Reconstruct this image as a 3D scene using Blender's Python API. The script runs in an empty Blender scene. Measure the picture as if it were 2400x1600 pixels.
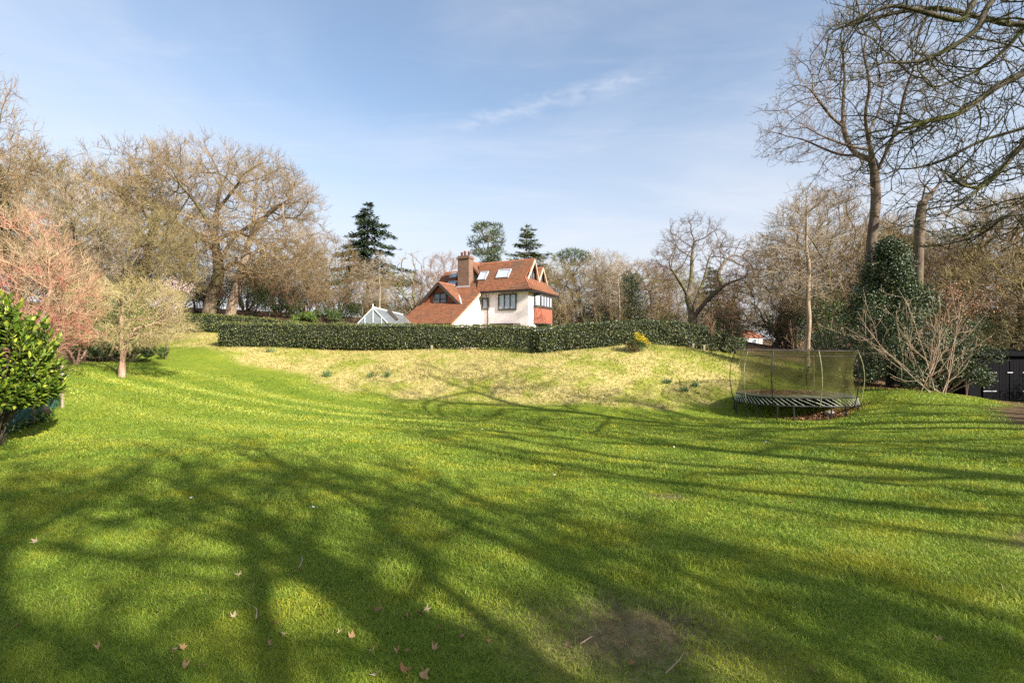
import bpy, math, random
import numpy as np
from mathutils import Vector
R = math.radians
scene = bpy.context.scene
col = scene.collection

# ------------------------------------------------------------------ camera, sky, sun, exposure
CAMZ = 1.7
FPX = 1200.0                                    # focal length in photo pixels (2400 wide)
cam_d = bpy.data.cameras.new('camera'); cam = bpy.data.objects.new('camera', cam_d); col.objects.link(cam)
cam.location = (0, 0, CAMZ); cam.rotation_euler = (R(90), 0, 0)
cam_d.lens = 18.0; cam_d.sensor_width = 36.0; cam_d.clip_end = 3000; cam_d.clip_start = 0.05
scene.camera = cam
SUN_EL = 29.0
SUN_DX, SUN_DY = 0.72, -0.69                    # horizontal direction towards the sun
SUN_AZ = math.degrees(math.atan2(SUN_DX, SUN_DY))   # from +Y clockwise
world = bpy.data.worlds.new('World'); scene.world = world; world.use_nodes = True
wn = world.node_tree.nodes; wl = world.node_tree.links
for n in list(wn): wn.remove(n)
def WN(t, **k):
    n = wn.new(t)
    for a, b in k.items(): setattr(n, a, b)
    return n
sky = WN('ShaderNodeTexSky', sky_type='NISHITA', sun_disc=False)
sky.sun_elevation = R(SUN_EL); sky.sun_rotation = R(SUN_AZ); sky.altitude = 80; sky.air_density = 1.15; sky.dust_density = 1.2; sky.ozone_density = 1.6
wtc = WN('ShaderNodeTexCoord'); wsep = WN('ShaderNodeSeparateXYZ'); wl.new(wtc.outputs['Generated'], wsep.inputs[0])
def wmath(op, a, b=None, c=None, clamp=False):
    n = WN('ShaderNodeMath', operation=op); n.use_clamp = clamp
    for i, v in enumerate((a, b, c)):
        if v is None: continue
        if isinstance(v, (int, float)): n.inputs[i].default_value = v
        else: wl.new(v, n.inputs[i])
    return n.outputs[0]
zc = wmath('MAXIMUM', wsep.outputs[2], 0.06)
pxs = wmath('DIVIDE', wsep.outputs[0], zc); pys = wmath('DIVIDE', wsep.outputs[1], zc)
wcmb = WN('ShaderNodeCombineXYZ'); wl.new(pxs, wcmb.inputs[0]); wl.new(pys, wcmb.inputs[1])
def wnoise(scale, detail, rough, dist, scl=(1, 1, 1), rot=0.0):
    m = WN('ShaderNodeMapping'); m.inputs['Scale'].default_value = scl; m.inputs['Rotation'].default_value = (0, 0, rot)
    wl.new(wcmb.outputs[0], m.inputs[0])
    n = WN('ShaderNodeTexNoise'); n.inputs['Scale'].default_value = scale; n.inputs['Detail'].default_value = detail
    n.inputs['Roughness'].default_value = rough; n.inputs['Distortion'].default_value = dist
    wl.new(m.outputs[0], n.inputs['Vector']); return n.outputs['Fac']
def wramp(v, lo, hi):
    n = WN('ShaderNodeMapRange', interpolation_type='SMOOTHSTEP'); n.inputs['From Min'].default_value = lo; n.inputs['From Max'].default_value = hi
    wl.new(v, n.inputs['Value']); return n.outputs['Result']
cirrus = wramp(wnoise(0.42, 6, 0.55, 0.9, (0.8, 1.3, 1), 0.5), 0.34, 0.86)
cirrus2 = wramp(wnoise(1.7, 6, 0.65, 0.8, (0.6, 1.9, 1), -0.35), 0.48, 0.85)
ax, ay, bx, by = -0.30, 2.42, 0.60, 1.86        # the thin vapour trail, in sky-plane coordinates
dx, dy = bx-ax, by-ay; ln = math.hypot(dx, dy); nx, ny = -dy/ln, dx/ln; tx, ty = dx/ln, dy/ln
dist = wmath('ADD', wmath('MULTIPLY', wmath('SUBTRACT', pxs, ax), nx), wmath('MULTIPLY', wmath('SUBTRACT', pys, ay), ny))
along = wmath('ADD', wmath('MULTIPLY', wmath('SUBTRACT', pxs, ax), tx), wmath('MULTIPLY', wmath('SUBTRACT', pys, ay), ty))
wob = wmath('MULTIPLY', wmath('SUBTRACT', wnoise(5, 5, 0.7, 1.5), 0.5), 0.16)
trail = wmath('SUBTRACT', 1.0, wmath('DIVIDE', wmath('ABSOLUTE', wmath('ADD', dist, wob)), 0.11), clamp=True)
trail = wmath('MULTIPLY', trail, wmath('MULTIPLY', wramp(along, -0.15, 0.2), wmath('SUBTRACT', 1.0, wramp(along, 0.75, 1.15))))
trail = wmath('MULTIPLY', trail, wramp(wnoise(9, 4, 0.6, 0.5), 0.3, 0.65))
wisp = wmath('ADD', wmath('MULTIPLY', cirrus, 0.62), wmath('MULTIPLY', cirrus2, 0.22))
wisp = wmath('ADD', wisp, wmath('MULTIPLY', trail, 0.30), clamp=True)
veil = wmath('MULTIPLY', wmath('SUBTRACT', 1.0, wramp(wsep.outputs[2], 0.02, 0.50)), 0.86)   # thin high cloud seems thicker low down
cl = wmath('MAXIMUM', veil, 0.07); cl = wmath('MINIMUM', cl, 0.92)
mixc = WN('ShaderNodeMix', data_type='RGBA'); wl.new(cl, mixc.inputs[0]); wl.new(sky.outputs[0], mixc.inputs[6]); mixc.inputs[7].default_value = (3.85, 3.85, 4.2, 1)
mixw = WN('ShaderNodeMix', data_type='RGBA'); wl.new(wisp, mixw.inputs[0]); wl.new(mixc.outputs[2], mixw.inputs[6]); mixw.inputs[7].default_value = (4.3, 4.4, 4.75, 1)
bg = WN('ShaderNodeBackground'); bg.inputs['Strength'].default_value = 0.098
wl.new(mixw.outputs[2], bg.inputs['Color'])
wo = WN('ShaderNodeOutputWorld'); wl.new(bg.outputs[0], wo.inputs[0])

sun_d = bpy.data.lights.new('sun', 'SUN'); sun_d.energy = 5.0; sun_d.angle = R(0.53); sun_d.color = (1.0, 0.93, 0.82)
sun = bpy.data.objects.new('sun', sun_d); col.objects.link(sun)
sdir = Vector((SUN_DX*math.cos(R(SUN_EL)), SUN_DY*math.cos(R(SUN_EL)), math.sin(R(SUN_EL)))).normalized()
sun.rotation_euler = sdir.to_track_quat('Z', 'Y').to_euler(); sun.location = sdir*60
scene.view_settings.view_transform = 'Standard'; scene.view_settings.look = 'None'; scene.view_settings.gamma = 1
scene.view_settings.exposure = 1.15
scene.render.engine = 'CYCLES'
scene.cycles.use_denoising = False
scene.cycles.max_bounces = 6; scene.cycles.transparent_max_bounces = 12; scene.cycles.caustics_reflective = False; scene.cycles.caustics_refractive = False

# ------------------------------------------------------------------ helpers
def W(px, py, d):                               # point of the place seen at photo pixel px, py and at d metres
    return np.array([(px-1200)/FPX*d, d, CAMZ-(py-800)/FPX*d])
def tag(o, label=None, cat=None, group=None, kind=None):
    if label: o['label'] = label
    if cat: o['category'] = cat
    if group: o['group'] = group
    if kind: o['kind'] = kind
    return o
def empty(name, loc, rz=0.0):
    o = bpy.data.objects.new(name, None); col.objects.link(o); o.location = tuple(float(v) for v in loc); o.rotation_euler = (0, 0, rz)
    o.empty_display_size = 0.2
    return o
def mk_mesh(name, V, F, mats, parent=None, smooth=False, attrs=None, midx=None):
    V = np.ascontiguousarray(V, dtype=np.float32); F = np.ascontiguousarray(F, dtype=np.int32); k = F.shape[1]
    me = bpy.data.meshes.new(name)
    me.vertices.add(len(V)); me.vertices.foreach_set('co', V.ravel())
    me.loops.add(F.size); me.loops.foreach_set('vertex_index', F.ravel())
    me.polygons.add(len(F)); me.polygons.foreach_set('loop_start', np.arange(0, F.size, k, dtype=np.int32))
    if smooth: me.polygons.foreach_set('use_smooth', np.ones(len(F), dtype=bool))
    if not isinstance(mats, (list, tuple)): mats = [mats]
    for m in mats: me.materials.append(m)
    if midx is not None: me.polygons.foreach_set('material_index', np.asarray(midx, dtype=np.int32))
    for an, av in (attrs or {}).items():
        a = me.attributes.new(an, 'FLOAT', 'POINT'); a.data.foreach_set('value', np.ascontiguousarray(av, dtype=np.float32))
    me.update(calc_edges=True)
    o = bpy.data.objects.new(name, me); col.objects.link(o)
    if parent is not None: o.parent = parent
    return o
def cat_mesh(parts):
    Vs, Fs, n = [], [], 0
    for V, F in parts:
        if len(V) == 0: continue
        Vs.append(V); Fs.append(F+n); n += len(V)
    return np.concatenate(Vs), np.concatenate(Fs)
def nrm(a): return a/np.maximum(np.linalg.norm(a, axis=-1, keepdims=True), 1e-9)
def tubes(P, Rr, k, cap=False):                 # P (B,n,3), Rr (B,n) -> quads
    B, n, _ = P.shape
    T = nrm(np.gradient(P, axis=1)); mT = nrm(T.mean(1))
    ref = np.where(np.abs(mT[:, 2:3]) < 0.8, np.array([[0, 0, 1.0]]), np.array([[1.0, 0, 0]]))[:, None, :]
    U = nrm(np.cross(T, ref)); Vv = np.cross(T, U)
    a = np.arange(k)*2*math.pi/k
    V = P[:, :, None, :] + Rr[:, :, None, None]*(np.cos(a)[None, None, :, None]*U[:, :, None, :] + np.sin(a)[None, None, :, None]*Vv[:, :, None, :])
    idx = np.arange(B*n*k).reshape(B, n, k)
    q = np.stack([idx[:, :-1, :], np.roll(idx[:, :-1, :], -1, 2), np.roll(idx[:, 1:, :], -1, 2), idx[:, 1:, :]], -1)
    return V.reshape(-1, 3), q.reshape(-1, 4)
def smooth_path(pts, n):                        # Catmull-Rom through control points
    p = np.asarray(pts, float); p = np.vstack([2*p[0]-p[1], p, 2*p[-1]-p[-2]])
    m = len(p)-3; t = np.linspace(0, m-1e-6, n); i = t.astype(int); f = (t-i)[:, None]
    a, b, c, d = p[i], p[i+1], p[i+2], p[i+3]
    return 0.5*((2*b)+(-a+c)*f+(2*a-5*b+4*c-d)*f**2+(-a+3*b-3*c+d)*f**3)
class MB:                                       # hard-surface collector
    def __init__(s): s.v = []; s.f = []
    def poly(s, pts):
        n = len(s.v); s.v += [tuple(float(c) for c in p) for p in pts]; s.f.append(tuple(range(n, n+len(pts))))
    def slab(s, pts, off):                      # polygon with thickness vector off
        n = len(s.v); k = len(pts); pts = [np.asarray(p, float) for p in pts]; off = np.asarray(off, float)
        s.v += [tuple(p) for p in pts]+[tuple(p+off) for p in pts]
        s.f.append(tuple(range(n, n+k))); s.f.append(tuple(range(n+2*k-1, n+k-1, -1)))
        for i in range(k): j = (i+1) % k; s.f.append((n+i, n+k+i, n+k+j, n+j))
    def box(s, c, ax, ay, az):                  # centre and three half-extent vectors
        c, ax, ay, az = (np.asarray(q, float) for q in (c, ax, ay, az))
        s.slab([c-ax-ay-az, c+ax-ay-az, c+ax+ay-az, c-ax+ay-az], 2*az)
    def bar(s, a, b, w, h, up=(0, 0, 1)):
        a, b = np.asarray(a, float), np.asarray(b, float); t = (b-a); L = np.linalg.norm(t); t = t/L
        u = np.asarray(up, float); sd = np.cross(t, u); sd = sd/np.linalg.norm(sd); u = np.cross(sd, t)
        s.box((a+b)/2, t*L/2, sd*w/2, u*h/2)
    def tube(s, pts, r, k=8, cap=True):
        P = np.asarray(pts, float)[None]; rr = np.broadcast_to(np.asarray(r, float), (P.shape[1],))[None]
        V, F = tubes(P, rr, k); n = len(s.v); s.v += [tuple(v) for v in V]; s.f += [tuple(int(i)+n for i in f) for f in F]
        if cap:
            m = len(V); s.f.append(tuple(n+i for i in range(k))); s.f.append(tuple(n+m-1-i for i in range(k)))
    def build(s, name, mat, parent=None, smooth=False):
        me = bpy.data.meshes.new(name); me.from_pydata(s.v, [], s.f); me.materials.append(mat)
        if smooth: me.polygons.foreach_set('use_smooth', np.ones(len(me.polygons), dtype=bool))
        me.update(); 
        import bmesh
        bm = bmesh.new(); bm.from_mesh(me); bmesh.ops.recalc_face_normals(bm, faces=bm.faces); bm.to_mesh(me); bm.free()
        o = bpy.data.objects.new(name, me); col.objects.link(o)
        if parent is not None:
            o.parent = parent; loc = np.array(parent.matrix_basis.translation)
            if parent.parent is not None: loc = loc + np.array(parent.parent.matrix_basis.translation)
            # coordinates were given in the world; shift them into the parent's space
            co = np.empty(len(me.vertices)*3, np.float32); me.vertices.foreach_get('co', co)
            co = co.reshape(-1, 3)-loc.astype(np.float32); me.vertices.foreach_set('co', co.ravel()); me.update()
        return o
def children(o): return [c for c in bpy.data.objects if c.parent == o]
def copy_tree(o, parent=None, chs=None):
    c = o.copy(); col.objects.link(c); c.parent = parent
    for ch in (chs if chs is not None else list(o.children)): copy_tree(ch, c)
    return c

# ------------------------------------------------------------------ materials
def mat_new(name):
    m = bpy.data.materials.new(name); m.use_nodes = True; nt = m.node_tree
    for n in list(nt.nodes): nt.nodes.remove(n)
    out = nt.nodes.new('ShaderNodeOutputMaterial'); p = nt.nodes.new('ShaderNodeBsdfPrincipled'); nt.links.new(p.outputs[0], out.inputs[0])
    return m, nt, p, out
def N(nt, t, **k):
    n = nt.nodes.new(t)
    for a, b in k.items(): setattr(n, a, b)
    return n
def noise(nt, scale, detail=4, rough=0.6, coord='Object', scl=(1, 1, 1), dist=0.0):
    tc = N(nt, 'ShaderNodeTexCoord'); mp = N(nt, 'ShaderNodeMapping'); mp.inputs['Scale'].default_value = scl
    nt.links.new(tc.outputs[coord], mp.inputs[0]); n = N(nt, 'ShaderNodeTexNoise'); n.inputs['Scale'].default_value = scale
    n.inputs['Detail'].default_value = detail; n.inputs['Roughness'].default_value = rough; n.inputs['Distortion'].default_value = dist
    nt.links.new(mp.outputs[0], n.inputs['Vector']); return n.outputs['Fac']
def ramp(nt, v, stops):
    r = N(nt, 'ShaderNodeValToRGB'); el = r.color_ramp.elements
    while len(el) < len(stops): el.new(0.5)
    for e, (p, c) in zip(el, stops): e.position = p; e.color = (*c, 1)
    nt.links.new(v, r.inputs[0]); return r.outputs[0]
def mapr(nt, v, lo, hi, a=0.0, b=1.0):
    r = N(nt, 'ShaderNodeMapRange', interpolation_type='SMOOTHSTEP')
    for i, x in zip(('From Min', 'From Max', 'To Min', 'To Max'), (lo, hi, a, b)): r.inputs[i].default_value = x
    nt.links.new(v, r.inputs['Value']); return r.outputs['Result']
def mix(nt, f, a, b, mode='MIX'):
    m = N(nt, 'ShaderNodeMix', data_type='RGBA', blend_type=mode)
    for i, v in ((0, f), (6, a), (7, b)):
        if isinstance(v, (int, float)): m.inputs[i].default_value = v
        elif isinstance(v, tuple): m.inputs[i].default_value = (*v, 1)
        else: nt.links.new(v, m.inputs[i])
    return m.outputs[2]
def attr(nt, name):
    a = N(nt, 'ShaderNodeAttribute'); a.attribute_name = name; return a.outputs['Fac']
def mth(nt, op, a, b=None, clamp=False):
    n = N(nt, 'ShaderNodeMath', operation=op); n.use_clamp = clamp
    for i, v in enumerate((a, b)):
        if v is None: continue
        if isinstance(v, (int, float)): n.inputs[i].default_value = v
        else: nt.links.new(v, n.inputs[i])
    return n.outputs[0]
def bump(nt, p, h, strength=0.5, dist=0.02):
    b = N(nt, 'ShaderNodeBump'); b.inputs['Strength'].default_value = strength; b.inputs['Distance'].default_value = dist
    nt.links.new(h, b.inputs['Height']); nt.links.new(b.outputs[0], p.inputs['Normal'])
def simple(name, c1, c2=None, scale=3.0, rough=0.7, spec=0.4, bmp=0.0, metal=0.0, scl=(1, 1, 1), lo=0.3, hi=0.7):
    m, nt, p, o = mat_new(name)
    c2 = c2 or tuple(min(1, x*1.25) for x in c1)
    nz = noise(nt, scale, 5, 0.65, scl=scl); nt.links.new(ramp(nt, nz, [(lo, c1), (hi, c2)]), p.inputs['Base Color'])
    p.inputs['Roughness'].default_value = rough; p.inputs['Specular IOR Level'].default_value = spec; p.inputs['Metallic'].default_value = metal
    if bmp: bump(nt, p, nz, bmp)
    return m
def bark(name, dark, light, moss=None, scale=2.2, moss_amt=0.5):
    m, nt, p, o = mat_new(name)
    n1 = noise(nt, scale, 6, 0.7, scl=(3, 3, 0.6)); n2 = noise(nt, 0.7, 3, 0.6)
    c = ramp(nt, n1, [(0.32, dark), (0.66, light)])
    if moss: c = mix(nt, mapr(nt, n2, 0.62-moss_amt*0.3, 0.75-moss_amt*0.2), c, moss)
    nt.links.new(c, p.inputs['Base Color']); p.inputs['Roughness'].default_value = 0.9; p.inputs['Specular IOR Level'].default_value = 0.15
    bump(nt, p, n1, 0.6, 0.03); return m
def twig(name, a, b, scale=0.5):
    m, nt, p, o = mat_new(name)
    n1 = noise(nt, scale, 4, 0.7); nt.links.new(ramp(nt, n1, [(0.35, a), (0.65, b)]), p.inputs['Base Color'])
    p.inputs['Roughness'].default_value = 0.85; p.inputs['Specular IOR Level'].default_value = 0.15; return m
def leafmat(name, stops, rough=0.45, spec=0.4, trans=0.25, big=0.0, bigcol=None):
    m, nt, p, o = mat_new(name)
    g = N(nt, 'ShaderNodeNewGeometry'); c = ramp(nt, g.outputs['Random Per Island'], stops)
    if bigcol: c = mix(nt, mapr(nt, noise(nt, big, 3, 0.6), 0.45, 0.65), c, bigcol)
    nt.links.new(c, p.inputs['Base Color']); p.inputs['Roughness'].default_value = rough; p.inputs['Specular IOR Level'].default_value = spec
    if trans:
        t = N(nt, 'ShaderNodeBsdfTranslucent'); nt.links.new(c, t.inputs['Color']); ms = N(nt, 'ShaderNodeMixShader'); ms.inputs[0].default_value = trans
        nt.links.new(p.outputs[0], ms.inputs[1]); nt.links.new(t.outputs[0], ms.inputs[2]); nt.links.new(ms.outputs[0], o.inputs[0])
    return m
M = {}
M['bark_oak'] = bark('bark_oak', (0.055, 0.042, 0.03), (0.22, 0.17, 0.115), (0.13, 0.13, 0.045))
M['bark_grey'] = bark('bark_grey', (0.045, 0.034, 0.027), (0.18, 0.135, 0.10), (0.13, 0.13, 0.06), moss_amt=0.3)
M['bark_pale'] = bark('bark_pale', (0.16, 0.11, 0.075), (0.40, 0.31, 0.22))
M['bark_cherry'] = bark('bark_cherry', (0.16, 0.085, 0.055), (0.46, 0.31, 0.235), scale=5)
M['bark_mossy'] = bark('bark_mossy', (0.03, 0.026, 0.02), (0.12, 0.10, 0.07), (0.095, 0.10, 0.03), moss_amt=0.5)
M['twig_tan'] = twig('twig_tan', (0.15, 0.102, 0.054), (0.37, 0.27, 0.148))
M['twig_olive'] = twig('twig_olive', (0.15, 0.12, 0.05), (0.32, 0.26, 0.12))
M['twig_red'] = twig('twig_red', (0.19, 0.10, 0.065), (0.34, 0.21, 0.13))
M['twig_grey'] = twig('twig_grey', (0.26, 0.20, 0.14), (0.46, 0.38, 0.28))
M['twig_pink'] = simple('twig_pink', (0.56, 0.19, 0.15), (0.48, 0.36, 0.22), 0.9, 0.85, 0.15, lo=.36, hi=.56)
M['twig_mossy'] = twig('twig_mossy', (0.04, 0.034, 0.022), (0.12, 0.105, 0.05), 1.2)
M['twig_dark'] = twig('twig_dark', (0.10, 0.07, 0.055), (0.22, 0.16, 0.12), 0.8)
M['twig_garden'] = twig('twig_garden', (0.30, 0.24, 0.09), (0.54, 0.45, 0.24), 2.0)
M['twig_pale'] = twig('twig_pale', (0.30, 0.21, 0.14), (0.48, 0.37, 0.26), 1.0)
M['hedge_leaf'] = leafmat('hedge_leaf', [(0.0, (0.012, 0.022, 0.009)), (0.5, (0.035, 0.056, 0.018)), (0.8, (0.08, 0.105, 0.03)), (1.0, (0.30, 0.30, 0.11))], 0.42, 0.4, 0.12)  # palest leaf colour stands in for sparkle of light on the hedge
M['hedge_top_lit'] = leafmat('hedge_top_lit', [(0.0, (0.05, 0.07, 0.015)), (0.6, (0.16, 0.18, 0.035)), (1.0, (0.30, 0.27, 0.07))], 0.5, 0.4, 0.2)  # lighter and yellower than the sides: light on the tops put into the colour
M['hedge_core'] = simple('hedge_core', (0.012, 0.014, 0.008), (0.03, 0.028, 0.015), 6, 0.95, 0.1)
M['holly_leaf'] = leafmat('holly_leaf', [(0.0, (0.015, 0.032, 0.014)), (0.55, (0.042, 0.070, 0.028)), (1.0, (0.13, 0.15, 0.05))], 0.42, 0.35, 0.08)
M['laurel_leaf'] = leafmat('laurel_leaf', [(0.0, (0.05, 0.10, 0.012)), (0.5, (0.115, 0.185, 0.018)), (0.85, (0.25, 0.32, 0.03)), (1.0, (0.42, 0.44, 0.06))], 0.42, 0.35, 0.25)
M['shrub_leaf'] = leafmat('shrub_leaf', [(0.0, (0.02, 0.045, 0.014)), (0.6, (0.05, 0.085, 0.022)), (1.0, (0.13, 0.16, 0.035))], 0.45, 0.4, 0.15)
M['ivy_leaf'] = leafmat('ivy_leaf', [(0.0, (0.03, 0.07, 0.014)), (0.6, (0.09, 0.16, 0.025)), (1.0, (0.22, 0.28, 0.04))], 0.4, 0.45, 0.15)
M['fir_leaf'] = leafmat('fir_leaf', [(0.0, (0.018, 0.04, 0.022)), (0.6, (0.05, 0.085, 0.042)), (1.0, (0.10, 0.14, 0.06))], 0.6, 0.25, 0.1)
M['pine_leaf'] = leafmat('pine_leaf', [(0.0, (0.03, 0.05, 0.02)), (0.6, (0.085, 0.115, 0.04)), (1.0, (0.16, 0.18, 0.06))], 0.6, 0.25, 0.1)
M['yellow_flower'] = leafmat('yellow_flower', [(0.0, (0.50, 0.36, 0.01)), (1.0, (0.75, 0.58, 0.03))], 0.6, 0.2, 0.2)
M['blossom'] = leafmat('blossom', [(0.0, (0.55, 0.36, 0.38)), (1.0, (0.80, 0.64, 0.64))], 0.6, 0.2, 0.3)
M['dead_leaf'] = leafmat('dead_leaf', [(0.0, (0.16, 0.07, 0.035)), (0.5, (0.34, 0.17, 0.09)), (1.0, (0.55, 0.36, 0.22))], 0.7, 0.25, 0.15)
M['daffodil_leaf'] = leafmat('daffodil_leaf', [(0.0, (0.08, 0.15, 0.055)), (1.0, (0.18, 0.26, 0.10))], 0.5, 0.3, 0.2)

# ------------------------------------------------------------------ the ground: heights fitted to what the place shows
ctl = []
for px, py, d in [(0,1000,11),(300,1100,7.2),(60,965,11.5),(150,905,14),(180,855,20),(250,848,24),(288,885,20),(400,880,22.5),(380,812,31),(560,850,26),(740,893,23.5),
    (450,785,35),(640,812,28.2),(520,812,28),(800,1000,12.5),(800,917,22),(1000,936,21.3),(1200,1100,8.4),(1200,1000,14),(1200,947,20.5),(1500,957,19.5),(1700,957,20),
    (1600,1100,8.5),(2000,1100,8.4),(2350,1100,8),(2400,1000,12),(2100,917,18.5),(2250,928,18),(2000,945,18.5),(2390,950,17),(1990,985,16),(1870,985,17.6),(1950,986,17.6),(1800,984,17.8),(1870,979,18.8),(1740,981,18),(1800,1035,12.5),
    (2060,905,21),(2350,937,24),(1000,870,24.5),(1000,818,28.7),(1200,870,23.5),(1240,832,26),(1200,820,29),(1400,880,22.5),(1400,818,26.3),(1500,870,23),(1500,808,26.8),(1600,815,27.2),(1650,880,22.5),
    (1720,835,27.5),(1720,900,21.5),(1895,872,25),(1800,850,27),(1900,850,30),(600,940,17),(1000,1000,13.6)]:
    ctl.append(W(px, py, d))
for p in [(0,0,0),(-4,1,.03),(4,1,-.04),(0,-8,.1),(10,-6,0),(-10,-6,.1),(0,3,-.03),(-3,3.2,0),(3,3.2,-.06),(0,44,1.2),(-8,46,1.2),(-8.3,34,1.3),(3,34,1.25),(-20,34,1.95),(-24,38,2.5),(-26,48,4),
    (-12,48,2.2),(-14,60,3.6),(-40,50,5),(-45,35,4.4),(-30,25,2.3),(-22,15,1.3),(-30,8,.9),(10,40,1.6),(17,45,2.2),(25,45,.9),(28,32,-.1),(35,25,-.8),(40,45,-.3),(30,12,-.6),(25,2,-.3),
    (0,80,3),(-40,80,6.5),(40,80,.2),(0,150,5),(-120,120,9),(120,120,0),(-150,0,4),(150,0,-1),(0,-60,0),(60,-60,0),(-60,-60,1),(0,400,8),(-400,300,10),(400,300,2),(-15,-20,.3),(20,-20,0)]:
    ctl.append(np.array(p, float))
ctl = np.array(ctl)
def tps(r): return np.where(r > 1e-9, r*r*np.log(np.maximum(r, 1e-9)), 0.0)
def warp(x, y):                                 # compress far distances so that the fit stays calm there
    r = np.sqrt(x*x+y*y)+1e-9; q = np.where(r < 35, r, 35+22*np.log1p((r-35)/22)); return x*q/r, y*q/r
cx_, cy_ = warp(ctl[:, 0], ctl[:, 1]); nC = len(ctl)
K = tps(np.hypot(cx_[:, None]-cx_[None], cy_[:, None]-cy_[None]))+np.eye(nC)*1.0
Pm = np.stack([np.ones(nC), cx_, cy_], 1)
A = np.block([[K, Pm], [Pm.T, np.zeros((3, 3))]]); sol = np.linalg.solve(A, np.concatenate([ctl[:, 2], np.zeros(3)]))
def gz(x, y):
    x = np.asarray(x, float); y = np.asarray(y, float); sh = x.shape; x, y = warp(x.ravel(), y.ravel()); out = np.empty(len(x))
    for s in range(0, len(x), 60000):
        a, b = x[s:s+60000], y[s:s+60000]
        out[s:s+60000] = tps(np.hypot(a[:, None]-cx_[None], b[:, None]-cy_[None]))@sol[:nC]+sol[nC]+sol[nC+1]*a+sol[nC+2]*b
    return out.reshape(sh)
def G(x, y): return float(gz(np.array([x]), np.array([y]))[0])
def GP(px, d):                                  # ground point below photo column px at d metres
    x = (px-1200)/FPX*d; return np.array([x, d, G(x, d)])
def poly_sd(x, y, poly):                        # signed distance, positive inside
    p = np.asarray(poly, float); q = np.roll(p, -1, 0); best = np.full(x.shape, 1e9); ins = np.zeros(x.shape, bool)
    for (x0, y0), (x1, y1) in zip(p, q):
        ex, ey = x1-x0, y1-y0; t = np.clip(((x-x0)*ex+(y-y0)*ey)/(ex*ex+ey*ey), 0, 1)
        best = np.minimum(best, np.hypot(x-x0-t*ex, y-y0-t*ey))
        c = ((y0 > y) != (y1 > y)) & (x < (x1-x0)*(y-y0)/(y1-y0+1e-12)+x0); ins ^= c
    return np.where(ins, best, -best)
_rs = np.random.default_rng(5); _w = [(_rs.normal(0, 1, 2)*f, _rs.uniform(0, 6.28), a) for f, a in [(0.5, 1), (0.5, 1), (0.9, .8), (0.9, .8), (1.7, .6), (1.7, .6), (3.1, .4), (3.1, .4), (6, .25), (6, .25)]]
def wav(x, y): return sum(a*np.sin(k[0]*x+k[1]*y+ph) for k, ph, a in _w)/3.0
def XY(px, d): return ((px-1200)/FPX*d, d)
bank_poly = [XY(375, 31.5), XY(470, 29), XY(560, 26), XY(660, 25), XY(745, 23.6), XY(735, 22.9), XY(800, 22), XY(900, 21.6), XY(1000, 21.3), XY(1200, 20.5), XY(1400, 19.9), XY(1560, 19.7), XY(1700, 20.3), XY(1800, 22.5), XY(1850, 25),
    XY(1840, 30), XY(1500, 29), XY(1240, 30), XY(900, 30), XY(520, 29.4), XY(520, 36), XY(410, 38), XY(385, 35)]
wood_poly = [XY(-400, 14), XY(60, 14.5), XY(165, 19), XY(175, 22), XY(340, 27), XY(385, 36.5), XY(520, 39), XY(780, 44), XY(900, 55), XY(1400, 55), XY(1480, 33), XY(1700, 30.5), XY(1990, 29), XY(1985, 22), XY(2060, 20), XY(2210, 20),
    XY(2290, 19.5), XY(2345, 16), XY(2350, 12.5), XY(2500, 9.5), (20, 4), (24, -8), (20, -40), (300, -60), (500, 500), (-500, 500), (-300, -60), (-14, -10), (-13, 6)]
soil_spots = [(0.65, 3.05, 0.85, .55), (5.2, 4.6, 0.9, 0.4), (-3.6, 2.9, .5, .3), (4.4, 3.1, .7, .35), (3.4, 2.75, .4, .25), (6.6, 5.4, .7, .4), (11.2, 18.1, .9, .35), (2.0, 6.5, .3, .2)]
def masks(x, y):
    n = wav(x, y); dry = np.clip((poly_sd(x, y, bank_poly)+0.30*n)/0.5+0.5, 0, 1)
    wood = np.clip((poly_sd(x, y, wood_poly)+0.25*n)/0.7+0.5, 0, 1)
    soil = np.zeros_like(x)
    for sx, sy, a, b in soil_spots: soil = np.maximum(soil, np.clip(1.25-np.hypot((x-sx)/a, (y-sy)/b)+0.35*wav(x*3, y*3), 0, 1))
    sd = -poly_sd(x, y, bank_poly); stripe = np.sin(2*math.pi*(sd+0.25*np.sin(x*0.35))/2.3)*np.clip(1.2-sd/13, 0, 1)*np.clip((2-x)/6, 0, 1)*np.clip(sd, 0, 1)
    return dry, wood, soil, stripe
def axis(lo, hi, fine_lo, fine_hi, step):
    a = list(np.arange(fine_lo, fine_hi+1e-6, step)); s = step; v = fine_hi
    while v < hi: s *= 1.16; v += s; a.append(v)
    s = step; v = fine_lo; b = []
    while v > lo: s *= 1.16; v -= s; b.append(v)
    return np.array(b[::-1]+a)
gx = axis(-1500, 1500, -22, 22, 0.28); gy = axis(-300, 2000, 1, 33, 0.28)
X, Y = np.meshgrid(gx, gy); Z = gz(X, Y)
near = np.clip(1-np.hypot(X, Y-12)/40, 0, 1); Z = Z+near*0.02*wav(X*1.6, Y*1.6)
dry, wood, soil, stripe = masks(X, Y)
ny_, nx_ = X.shape; idx = np.arange(ny_*nx_).reshape(ny_, nx_)
Fq = np.stack([idx[:-1, :-1], idx[:-1, 1:], idx[1:, 1:], idx[1:, :-1]], -1).reshape(-1, 4)
def gzn(x, y): return gz(x, y)+np.clip(1-np.hypot(x, y-12)/40, 0, 1)*0.02*wav(x*1.6, y*1.6)

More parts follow.
